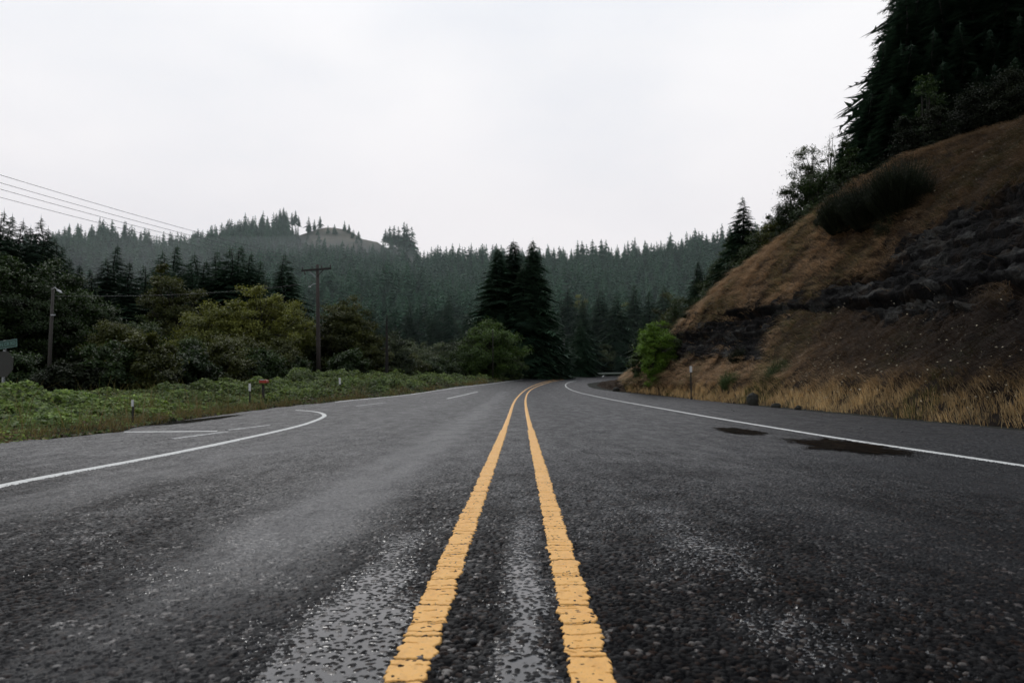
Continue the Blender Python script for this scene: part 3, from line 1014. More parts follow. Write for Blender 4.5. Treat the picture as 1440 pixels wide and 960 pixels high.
def conifer_mesh(name, h, r, whorls, nbr, pairs, mat, seed, bare=.06, ragged=.35, droop=.35, power=.8):
    """crown of separate drooping boughs, each a spine with side twigs"""
    rng = np.random.default_rng(seed)
    V = []; T = []; C = []
    n0 = 0
    for w in range(whorls):
        tw = bare + (1 - bare) * (w / whorls)
        nb = max(3, int(nbr * (1 - .45 * tw)))
        for b in range(nb):
            t = tw + (1 - bare) * rng.uniform(-.6, .6) / whorls
            if t > .985 or t < 0: continue
            z0 = h * t
            a = 2 * math.pi * (b + rng.uniform(-.5, .5)) / nb + w * 1.7
            L = r * ((1 - t) ** power) * (1 + ragged * rng.normal() * .6) + .008 * h
            if t < .25: L *= .75 + t
            L = max(L, .02 * h * (1 - t) + .004 * h)
            if rng.uniform() < .05: L *= .4
            d = np.array([math.cos(a), math.sin(a), 0.0]); s = np.array([-d[1], d[0], 0.0])
            lift = .25 * t + .05 * rng.normal()
            tint = np.clip(.35 + .25 * rng.normal() + .25 * t, 0, 1)
            o = np.array([0, 0, z0])
            def pt(f): return o + d * L * f + np.array([0, 0, L * (lift * f - droop * f * f)])
            if pairs == 0:
                m = pt(.5); wd = L * .30
                V += [o + np.array([0, 0, .02 * h]), m + s * wd + np.array([0, 0, -.12 * L]), pt(1.0), m - s * wd + np.array([0, 0, -.12 * L])]
                T += [(n0, n0 + 1, n0 + 2), (n0, n0 + 2, n0 + 3)]; C += [tint * .6, tint, min(tint + .35, 1), tint]; n0 += 4
                continue
            # spine ribbon
            e = pt(1.0)
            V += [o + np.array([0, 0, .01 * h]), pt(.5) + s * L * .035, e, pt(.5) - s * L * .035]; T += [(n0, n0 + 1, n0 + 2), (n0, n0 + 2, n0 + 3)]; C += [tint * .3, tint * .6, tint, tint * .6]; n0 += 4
            for k in range(pairs):
                f = .18 + .80 * (k + rng.uniform(0, .6)) / pairs
                q = pt(f)
                wl = L * (.32 * (1 - f) + .10) * rng.uniform(.6, 1.35)
                for sg in (-1, 1):
                    dr = d * .75 + s * sg
                    tip = q + dr * wl + np.array([0, 0, -wl * rng.uniform(.15, .65)])
                    b1 = q + d * wl * .24 + np.array([0, 0, -wl * .10]); b0 = q - d * wl * .10
                    V += [b0, b1, tip]; T += [(n0, n0 + 1, n0 + 2)]
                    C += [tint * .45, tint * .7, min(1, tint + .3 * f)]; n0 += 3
    # leader
    V += [np.array([-.004 * h, 0, .93 * h]), np.array([.004 * h, 0, .93 * h]), np.array([0, 0, 1.02 * h]), np.array([0, -.004 * h, .93 * h]), np.array([0, .004 * h, .93 * h])]
    T += [(n0, n0 + 1, n0 + 2), (n0 + 3, n0 + 4, n0 + 2)]; C += [.5] * 5
    return mesh_np(name, np.array(V), [np.array(T)], [mat], False, dict(tint=np.array(C)))


def broadleaf_mesh(name, h, r, mat, seed, nclump=70, nleaf=160, leaf=.10, base=.18, lean=0, flat=1.0, spread=.23, bark='bark', wispy=0.0, stems=1):
    """crown of leaf clumps carried on limbs; returns crown mesh and trunk mesh"""
    rng = np.random.default_rng(seed)
    cz = h * (1 + base) / 2; hz = h * (1 - base) / 2
    cs = []
    for i in range(nclump):
        while True:
            p = rng.uniform(-1, 1, 3)
            d = np.linalg.norm(p)
            if d < 1 and d > .35 * rng.uniform(): break
        k = 1 + .25 * math.sin(3 * math.atan2(p[1], p[0]) + seed) * (1 - abs(p[2])) + .12 * rng.normal()
        c = np.array([p[0] * r * k, p[1] * r * k, cz + p[2] * hz * flat * (1 + .08 * rng.normal())])
        if p[2] < -.2: c[:2] *= .9
        cs.append(c)
    cs = np.array(cs)
    n = nclump * nleaf
    cid = np.repeat(np.arange(nclump), nleaf)
    rad = r * spread * (.6 + .8 * rng.uniform(size=nclump))
    off = rng.normal(size=(n, 3)) * np.array([1, 1, .62])
    off *= (rad[cid] * rng.uniform(.3, 1, n) ** .5)[:, None] * .62
    P = cs[cid] + off
    out = P - np.array([0, 0, cz * .8]); out /= np.linalg.norm(out, axis=1)[:, None] + 1e-6
    nrm = out * .6 + rng.normal(size=(n, 3)) * .6 + np.array([0, 0, .45])
    nrm /= np.linalg.norm(nrm, axis=1)[:, None]
    a = np.cross(nrm, rng.normal(size=(n, 3))); a /= np.linalg.norm(a, axis=1)[:, None] + 1e-6
    b = np.cross(nrm, a)
    s = leaf * .68 * rng.uniform(.6, 1.3, n)[:, None]
    V = np.stack([P - a * s, P + b * s * .5 + nrm * s * .1, P + a * s, P - b * s * .5 + nrm * s * .1], 1).reshape(-1, 3)
    ctint = np.clip(.42 + .24 * rng.normal(size=nclump), 0, 1)
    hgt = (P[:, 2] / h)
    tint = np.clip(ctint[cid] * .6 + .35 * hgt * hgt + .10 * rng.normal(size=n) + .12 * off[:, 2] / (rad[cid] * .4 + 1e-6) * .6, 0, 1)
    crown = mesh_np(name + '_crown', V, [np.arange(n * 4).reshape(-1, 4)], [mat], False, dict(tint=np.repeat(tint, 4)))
    limbs = []
    ids = rng.permutation(nclump)[:max(10, nclump // 2)]
    for i in ids:
        t = rng.uniform(.15, .65)
        limbs.append(((0, 0, h * t * .8), tuple(cs[i]), .010 * h * rng.uniform(.5, 1)))
    for sidx in range(stems - 1):
        an = rng.uniform(0, 6.28)
        limbs.append(((0, 0, 0), (math.cos(an) * r * .4, math.sin(an) * r * .4, h * .6), .016 * h))
    trunk = trunk_mesh(name + '_trunk', h * .88, .020 * h + .03, M[bark], lean, seed, limbs)
    return crown, trunk


TREE_N = 0


def tree(kind, crown_me, trunk_me, loc, scale, rz, label, cat, group=None, name=None):
    o = thing(name or kind, label, cat, loc, rz, group)
    o.scale = scale
    link('crown', crown_me, o); link('trunk', trunk_me, o)
    return o


def at(px, Y, u=None):
    """ground point seen at photo column px at depth Y"""
    d = ray(px, 547)
    x = d[0] * Y
    if u == 'bank':
        return np.array([x, Y, float(z_bank(x, Y))])
    return np.array([x, Y, float(terrain(x, Y))])


def height_for(px, row, Y, zbase):
    return EYE[2] + ray(px, row)[2] * Y - zbase


CM = {}
for key, mt in (('n', 'conifer'), ('d', 'conifer_dark')):
    CM[key] = []
    for i in range(4):
        cr = conifer_mesh('fir_crown', 1.0, [.25, .21, .28, .23][i], [54, 60, 50, 56][i], 16, 9, M[mt], 300 + i, bare=[.04, .08, .03, .12][i], ragged=.45, droop=[.45, .35, .55, .4][i])
        CM[key].append(cr)
CTR = trunk_mesh('fir_trunk', .97, .016, M['bark'], 0, 3)
CTR_TALL = conifer_mesh('tall_fir_crown', 1.0, .18, 84, 20, 11, M['conifer'], 350, bare=.05, ragged=.55, droop=.5, power=.62)
CTR_TALL2 = conifer_mesh('tall_fir_crown', 1.0, .16, 80, 20, 11, M['conifer'], 351, bare=.04, ragged=.6, droop=.45, power=.60)


def fir(px, Y, toprow, label, group=None, dark=False, wide=1.0, var=None, u=None, me=None, cat='conifer', dz=0):
    b = at(px, Y, u); b[2] += dz
    h = height_for(px, toprow, Y, b[2])
    v = random.randrange(4) if var is None else var
    m = me or CM['d' if dark else 'n'][v]
    return tree('fir_tree', m, CTR, b - np.array([0, 0, .1]), (h * wide, h * wide, h + .1), random.uniform(0, 6.28), label, cat, group)


# three tall firs standing together beyond the verge, centre
fir(700, 104, 348, 'left and shortest of the three tall dark firs standing together', me=CTR_TALL2, wide=1.4)
fir(722, 108, 338, 'middle of the three tall dark firs standing together', me=CTR_TALL2, wide=1.4)
fir(750, 103, 337, 'right one of the three tall dark firs, with ragged layered boughs', me=CTR_TALL, wide=1.15)
fir(736, 101, 374, 'shorter dark fir filling the gap between the tall firs', me=CTR_TALL2, wide=1.3)
fir(776, 108, 428, 'dark fir close against the right side of the tall firs', wide=1.4, var=0)
fir(790, 118, 452, 'small fir behind the thin pale roadside pole', wide=1.2, var=1)
fir(817, 126, 446, 'dark bushy fir above the far end of the road', wide=1.2, var=2)
fir(640, 118, 470, 'dim fir behind the round green tree', wide=1.3, var=3)
fir(397, 92, 356, 'lone dark pointed fir left of the pole with the crossarm', wide=1.5, var=0)
fir(372, 96, 392, 'small fir at the left foot of the lone pointed fir', wide=1.4, var=2)
for px, Y, row in [(285, 96, 366), (300, 100, 352), (318, 97, 346), (334, 101, 345), (349, 98, 356), (362, 104, 366)]:
    fir(px, Y, row, 'dark fir in the clump behind the yellow-green trees', 'firs behind the yellow-green trees', wide=1.5)
for px, Y, row in [(120, 84, 378), (142, 88, 362), (158, 92, 345), (176, 86, 368), (196, 95, 372), (214, 100, 377), (238, 92, 380), (262, 100, 372), (90, 94, 362), (105, 88, 372), (243, 120, 345), (222, 128, 352), (268, 118, 356)]:
    fir(px, Y, row, 'dark fir in the wood at left between broadleaf crowns', 'firs in the left wood', dark=(Y < 90), wide=1.45)
for px, Y, row in [(-22, 74, 292), (-6, 72, 296), (6, 78, 302), (22, 76, 309), (33, 80, 318), (47, 74, 304), (58, 79, 320), (68, 84, 332), (80, 88, 345), (-45, 76, 285)]:
    fir(px, Y, row, 'near dark fir on the skyline above the far left trees', 'skyline firs at the far left', dark=True, wide=1.1)
for px, Y, row in [(820, 140, 420), (845, 150, 405), (868, 145, 412), (893, 152, 398), (915, 148, 408), (936, 150, 400), (955, 146, 415), (660, 150, 430), (610, 152, 440), (575, 150, 430), (630, 165, 415), (545, 150, 440), (520, 152, 425), (800, 160, 405), (925, 120, 440), (905, 122, 446), (945, 118, 436)]:
    fir(px, Y, row, 'dark fir at the foot of the forested hill', 'firs at the foot of the hill', wide=1.35)

# firs and trees on the crest of the cut slope, right
fir(1050, 52, 276, 'pointed young fir standing clear on the slope crest', u='bank', wide=1.3, var=0)
fir(1066, 53, 322, 'small fir touching the right side of the crest fir', u='bank', wide=1.5, var=2)
fir(985, 58, 367, 'small dark fir lowest on the slope crest', u='bank', wide=1.4, var=1)
fir(1102, 49, 284, 'little fir between the crest fir and the pale leafy tree', u='bank', wide=1.1, var=3)
fir(1086, 49, 322, 'low dark fir left of the little crest fir', u='bank', wide=1.6, var=2)
fir(1199, 46, 186, 'small fir with thin top beside the pale leafy tree', u='bank', wide=1.3, var=0)
fir(1212, 45, 212, 'bushy fir at the lower edge of the dark wood', u='bank', dark=True, wide=1.9, var=2)
wood = [(1226, 50, 165), (1240, 49, 128), (1252, 52, 92), (1262, 50, 58), (1276, 52, 22), (1290, 50, -20), (1300, 47, 60), (1318, 50, -40), (1335, 46, 40), (1350, 48, -60), (1372, 45, 30), (1392, 47, -80), (1415, 44, 40),
        (1436, 46, -60), (1460, 43, 20), (1485, 45, -60), (1270, 46, 120), (1310, 44, 110), (1420, 42, 90), (1450, 41, 80), (1395, 43, 95), (1345, 44, 85), (1520, 42, -20), (1560, 42, -20), (1300, 60, -90), (1325, 62, -130), (1350, 58, -150), (1380, 60, -160), (1405, 58, -170), (1435, 60, -170), (1465, 58, -160), (1490, 58, -150), (1365, 54, -60), (1425, 53, -90), (1395, 52, -40), (1455, 52, -60), (1282, 58, -20), (1236, 47, 190), (1285, 48, 60)]
for px, Y, row in wood:
    fir(px, Y, row, 'near-black fir in the wood on top of the slope', 'firs in the dark wood above the slope', u='bank', dark=True, wide=1.0 if row < 60 else 1.3)


def leafy(px, Y, toprow, halfw_px, mat, label, seed, group=None, u=None, cat='tree', name='broadleaf_tree', dz=0, **kw):
    b = at(px, Y, u); b[2] += dz
    h = height_for(px, toprow, Y, b[2]); r = halfw_px / F * Y
    cr, tr = broadleaf_mesh(name, h, r * .86, M[mat], seed, **kw)
    return tree(name, cr, tr, b - np.array([0, 0, .08]), (1, 1, 1), 0, label, cat, group)


LG = dict(nclump=170, nleaf=260)
for px_, Y_, r_, hw_, mt_, lb_, sd_ in [(20, 27, 498, 44, 'leaf_dark', 'dark low bush behind the street sign', 101), (98, 25, 508, 40, 'leaf_shade', 'shaded low bush right of the lamp pole foot', 102), (150, 26, 478, 46, 'leaf_dark', 'dark bush low behind the nearest marker post', 103),
                                        (205, 27, 462, 50, 'leaf_brown', 'rounded olive-dark bush close behind the verge', 104), (262, 29, 486, 42, 'leaf_dark', 'dark bush left of the red box', 105), (312, 34, 482, 44, 'leaf_brown', 'olive-dark bush directly behind the red box', 106), (362, 42, 490, 40, 'leaf_dark', 'dark bush between red box and crossarm pole', 107),
                                        (488, 56, 488, 30, 'leaf_dark', 'dark low bush right of the crossarm pole foot', 108), (600, 78, 508, 26, 'leaf_dark', 'dark low bush behind the far verge', 109), (412, 50, 500, 26, 'leaf_dark', 'small dark bush left of the crossarm pole foot', 110)]:
    leafy(px_, Y_, r_, hw_, mt_, lb_, sd_, leaf=.06 + .0012 * Y_, base=-.35, cat='bush', name='leafy_bush', nclump=130, nleaf=230, spread=.25)
for px_, Y_, r_, hw_, mt_, sd_ in [(-120, 46, 345, 75, 'leaf_dark', 121), (-260, 44, 350, 80, 'leaf_dark', 122), (-90, 26, 470, 50, 'leaf_dark', 123), (-230, 27, 460, 55, 'leaf_brown', 124)]:
    leafy(px_, Y_, r_, hw_, mt_, 'dark leafy tree standing left of the street sign', sd_, 'leafy trees beyond the left edge', leaf=.12, base=-.1, nclump=110, nleaf=180)
leafy(0, 44, 352, 75, 'leaf_dark', 'big dark broadleaf tree at the far left edge above the street sign', 1, leaf=.13, base=.02, spread=.17, **LG)
leafy(62, 47, 366, 62, 'leaf_dark', 'dark rounded tree behind the left lamp pole', 2, leaf=.13, base=.02, spread=.18, **LG)
leafy(115, 52, 412, 52, 'leaf_dark', 'lower dark tree right of the lamp pole', 3, leaf=.13, base=.02, **LG)
leafy(165, 46, 452, 46, 'leaf_brown', 'dark low bush behind the small white marker post', 4, leaf=.10, base=.0, **LG)
leafy(196, 50, 448, 44, 'leaf_mid', 'dim green bush left of the brown-green tree', 5, leaf=.10, base=.0, **LG)
leafy(238, 58, 374, 50, 'leaf_brown', 'brown-green tree with an uneven open crown', 6, leaf=.13, base=.03, spread=.18, **LG)
leafy(295, 52, 422, 55, 'leaf_olive', 'olive bush left of the yellow-green tree', 7, leaf=.12, base=.0, **LG)
leafy(358, 53, 398, 60, 'leaf_olive', 'tallest yellow-green tree left of the crossarm pole', 8, leaf=.13, base=.0, spread=.17, **LG)
leafy(402, 62, 425, 44, 'leaf_olive', 'yellow-green shrubby tree touching the crossarm pole', 9, leaf=.12, base=.0, **LG)
leafy(265, 42, 478, 45, 'leaf_mid', 'green bush in front of the olive trees', 10, leaf=.10, base=.0, **LG)
leafy(330, 43, 472, 50, 'leaf_brown', 'dark bush behind the red box', 11, leaf=.10, base=.0, **LG)
leafy(392, 50, 478, 38, 'leaf_brown', 'shaded bush left of the foot of the crossarm pole', 12, leaf=.10, base=.0, **LG)
leafy(482, 64, 424, 46, 'leaf_brown', 'brown-green tree right of the crossarm pole', 13, leaf=.14, base=.0, **LG)
leafy(448, 66, 440, 30, 'leaf_dark', 'dark tree directly behind the crossarm pole', 14, leaf=.14, base=.0, nclump=70, nleaf=200)
leafy(520, 63, 462, 34, 'leaf_brown', 'low brown-green tree left of the bare dead trunk', 15, leaf=.13, base=.0, nclump=80, nleaf=200)
leafy(556, 66, 470, 32, 'leaf_grey', 'pale grey-green bush behind the bare dead trunk', 16, leaf=.13, base=.0, nclump=80, nleaf=180)
leafy(583, 72, 497, 30, 'leaf_brown', 'low scrub between the dead trunk and the round tree', 17, leaf=.13, base=.0, nclump=60, nleaf=180)
leafy(618, 84, 500, 32, 'leaf_mid', 'low green shrub left of the round green tree', 18, leaf=.15, base=.0, nclump=60, nleaf=180)
leafy(600, 120, 478, 40, 'leaf_grey', 'hazy grey-green bush far behind the low scrub', 19, leaf=.2, base=.0, nclump=60, nleaf=160)
leafy(652, 108, 466, 34, 'leaf_mid', 'dim green tree behind the left side of the round tree', 31, leaf=.2, base=.0, nclump=60, nleaf=160)
leafy(688, 88, 452, 54, 'leaf_green', 'round green tree in front of the three tall firs', 20, leaf=.15, base=.0, spread=.17, **LG)
leafy(655, 90, 478, 28, 'leaf_mid', 'small green shrub at the left side of the round tree', 21, leaf=.15, base=.0, nclump=60, nleaf=160)
leafy(724, 92, 490, 22, 'leaf_mid', 'small shrub at the right side of the round tree', 22, leaf=.15, base=.0, nclump=50, nleaf=150)
leafy(850, 142, 484, 22, 'leaf_grey', 'pale small tree beside the far end of the road', 23, leaf=.25, base=.0, nclump=60, nleaf=150)
leafy(832, 146, 505, 20, 'leaf_mid', 'low shrub left of the pale small far tree', 24, leaf=.25, base=.0, nclump=40, nleaf=130)
leafy(876, 145, 500, 24, 'leaf_mid', 'green shrub behind the far guardrail', 25, leaf=.25, base=.0, nclump=50, nleaf=140)
leafy(866, 155, 462, 24, 'leaf_brown', 'tall brownish tree behind the far guardrail', 26, leaf=.25, base=.0, nclump=60, nleaf=140)
leafy(905, 140, 480, 26, 'leaf_brown', 'dim tree half hidden behind the lime bush', 27, leaf=.25, base=.0, nclump=50, nleaf=140)
leafy(950, 100, 408, 34, 'leaf_brown', 'brownish tree just past the end of the cut slope', 28, leaf=.18, base=.0, nclump=80, nleaf=170)
leafy(782, 132, 508, 24, 'leaf_mid', 'low shrub at the foot of the firs by the thin pole', 29, leaf=.25, base=.0, nclump=40, nleaf=130)
# by the cut slope
leafy(922, 50, 450, 27, 'leaf_lime', 'bright lime green bush where the slope meets the road', 40, leaf=.085, base=.0, cat='bush', name='leafy_bush', u='bank', nclump=170, nleaf=200, spread=.24, stems=4)
leafy(902, 54, 488, 20, 'leaf_mid', 'darker bush low on the left side of the lime bush', 41, u='bank', leaf=.09, base=.0, cat='bush', name='leafy_bush', nclump=60, nleaf=170)
leafy(950, 50, 472, 13, 'leaf_mid', 'dull green bush between lime bush and rock face', 42, leaf=.08, base=.0, cat='bush', name='leafy_bush', u='bank', nclump=40, nleaf=120)
leafy(1150, 48, 192, 32, 'leaf_grey', 'pale thin-leaved tree on the slope crest against the sky', 43, u='bank', leaf=.080, base=-.1, spread=.26, nclump=190, nleaf=135, bark='bark_pale')
leafy(1180, 50, 182, 17, 'leaf_grey', 'almost bare slender tree against the sky beside the pale tree', 44, u='bank', leaf=.06, base=.25, spread=.25, nclump=60, nleaf=22, bark='bark_pale')
leafy(1030, 54, 322, 20, 'leaf_mid', 'loose green tree left of the pointed crest fir', 45, u='bank', leaf=.09, base=-.2, nclump=90, nleaf=150, spread=.28)
for px_, Y_, r_, sd_ in [(958, 60, 428, 201), (995, 57, 396, 202), (1020, 54, 372, 203), (1062, 50, 340, 204), (1090, 48, 318, 205), (1110, 47, 300, 206), (1140, 45, 262, 207), (1178, 44, 232, 208), (1205, 42, 215, 209)]:
    leafy(px_, Y_, r_ - 14, 24, 'leaf_dark' if sd_ % 2 else 'leaf_mid', 'dark leafy shrub in the hedge-like line along the slope crest', sd_, 'shrubs along the slope crest', u='bank', leaf=.08, base=-.5, nclump=90, nleaf=190, spread=.34)
for px_, Y_, r_, hw_, lb_, sd_ in [(1395, 36, 112, 36, 'dark shrub on the slope top at right under the firs', 68), (1338, 38, 142, 30, 'dark shrub at the top edge of the grass', 69), (1295, 39, 158, 26, 'small dark shrub where the grass crest meets the firs', 71), (1440, 35, 95, 36, 'dark shrub at the right frame edge under the firs', 72)]:
    leafy(px_, Y_, r_, hw_, 'leaf_shade', lb_, sd_, u='bank', leaf=.07, base=-.4, nclump=110, nleaf=230, spread=.34)
CREST = dict(u='bank', leaf=.085, base=-.5, nclump=110, nleaf=230, spread=.34)
leafy(1008, 55, 362, 22, 'leaf_dark', 'dark shrub on the crest right of the lowest fir', 46, **CREST)
leafy(1122, 46, 262, 30, 'leaf_dark', 'dark undergrowth below the pale crest tree', 47, **CREST)
leafy(1160, 44, 238, 34, 'leaf_dark', 'dark shrub on the crest below the bare slender tree', 48, **CREST)
leafy(1074, 49, 338, 26, 'leaf_dark', 'dark shrub on the crest right of the pointed fir', 49, **CREST)
leafy(1042, 51, 352, 26, 'leaf_dark', 'dark undergrowth at the foot of the pointed crest fir', 52, **CREST)
leafy(1190, 43, 226, 30, 'leaf_dark', 'dark undergrowth at the low end of the wood', 53, **CREST)
leafy(975, 58, 412, 18, 'leaf_dark', 'lowest dark shrub where the crest meets the road cutting', 54, **CREST)
leafy(1096, 47, 312, 26, 'leaf_brown', 'brownish shrub below the little crest fir', 55, **CREST)
leafy(1320, 42, 105, 30, 'leaf_dark', 'yellowish leafy tree showing inside the dark wood', 50, u='bank', leaf=.09, base=.1, nclump=90, nleaf=90)


for i, (px, Y, row, hw, mt) in enumerate([(640, 175, 455, 26, 'leaf_grey'), (600, 185, 448, 22, 'leaf_mid'), (815, 190, 412, 14, 'leaf_olive'), (880, 200, 425, 13, 'leaf_olive'), (560, 180, 462, 24, 'leaf_mid'), (500, 190, 440, 18, 'leaf_grey'), (748, 185, 470, 18, 'leaf_mid'), (620, 172, 470, 22, 'leaf_brown'), (668, 168, 480, 18, 'leaf_mid'), (838, 178, 452, 15, 'leaf_grey')]):
    leafy(px, Y, row, hw, mt, 'hazy leafy tree among the firs at the foot of the hill', 80 + i, 'leafy trees at the foot of the hill', leaf=.28, base=.0, nclump=50, nleaf=110, spread=.26)


def on_bank(px, row):
    """first point of the cut slope along the photo ray"""
    d = ray(px, row); ys = np.arange(8, 75, .05)
    f = (EYE[2] + d[2] * ys) - z_bank(d[0] * ys, ys)
    k = int(np.argmax(f < 0))
    return np.array([d[0] * ys[k], ys[k], EYE[2] + d[2] * ys[k]])


def broom(px, row, toprow, halfw, label, seed, mat='leaf_shade', n=1500):
    """broom bush: many fine upright shoots"""
    rng = np.random.default_rng(seed)
    b = on_bank(px, row); Y = b[1]
    h = abs(row - toprow) / F * Y; r = halfw / F * Y
    a = rng.uniform(0, 6.28, n); q = np.sqrt(rng.uniform(0, 1, n))
    base = np.stack([np.cos(a) * r * q * .55, np.sin(a) * r * q * .55, np.zeros(n)], 1)
    dirn = np.stack([np.cos(a) * q * .65 + rng.normal(size=n) * .15, np.sin(a) * q * .65 + rng.normal(size=n) * .15, np.ones(n)], 1)
    dirn /= np.linalg.norm(dirn, axis=1)[:, None]
    L = h * (1.10 - .45 * q * q) * rng.uniform(.45, 1.05, n) * (.65 + .7 * vnoise(a * 1.6, q * 2.5, seed))
    wd = np.full(n, .020 + .0006 * Y)
    V, qd, t, c = blades(base, dirn, L, wd, np.tile(rng.uniform(0, .8, (n, 1)), (1, 3)), rng.normal(size=(n, 3)) * .05 * h, rng)
    # small leaves along the shoots
    m = n * 16
    k = rng.integers(0, n, m); f = rng.uniform(.25, 1.0, m)
    P = base[k] + dirn[k] * (L[k] * f)[:, None] + rng.normal(size=(m, 3)) * .04
    s = rng.uniform(.018, .04, m)[:, None] * (1 + Y * .012)
    e1 = rng.normal(size=(m, 3)); e1 /= np.linalg.norm(e1, axis=1)[:, None]
    e2 = np.cross(e1, rng.normal(size=(m, 3))); e2 /= np.linalg.norm(e2, axis=1)[:, None]
    o = len(V)
    V = np.vstack([V, np.stack([P - e1 * s, P + e2 * s * .45, P + e1 * s], 1).reshape(-1, 3)])
    tt = (o + np.arange(m * 3)).reshape(-1, 3)
    tint = np.r_[c[:, 0], np.repeat(np.clip(.25 + .3 * f + .2 * rng.normal(size=m), 0, 1), 3)]
    me = mesh_np('broom_crown', V, [qd, t, tt], [M[mat]], False, dict(tint=tint))
    o = thing('broom_bush', label, 'bush', b - np.array([0, 0, .1]))
    link('crown', me, o)
    mb = MB()
    for i in range(5):
        an = i * 1.3; mb.tube([(0, 0, -.1), (math.cos(an) * r * .25, math.sin(an) * r * .25, h * .35), (math.cos(an) * r * .45, math.sin(an) * r * .45, h * .7)], [.03, .02, .006], 5)
    mb.build('stem', M['bark'], o)
    return o


broom(1266, 306, 226, 44, 'large round dark broom bush high on the grassy slope', 60, n=5200)
broom(1228, 320, 244, 40, 'dark broom bush joined to the left of the largest one', 61, n=4600)
broom(1190, 326, 268, 36, 'third dark broom bush, lower down the slope to the left', 62, n=3600)
broom(1166, 322, 292, 20, 'smallest and lowest broom bush of the dark row', 63, n=1100)
broom(1247, 335, 305, 14, 'dark tuft of broom where grass meets the rock top', 64, n=500)
broom(1096, 538, 505, 17, 'dark green broom low on the slope above the dry verge', 65, 'leaf_mid', n=900)
broom(1030, 549, 518, 14, 'olive green shrub on the slope behind the white-topped post', 66, 'leaf_mid', n=700)
broom(1040, 510, 486, 16, 'dim dark shrub at the foot of the rock face', 67, n=600)


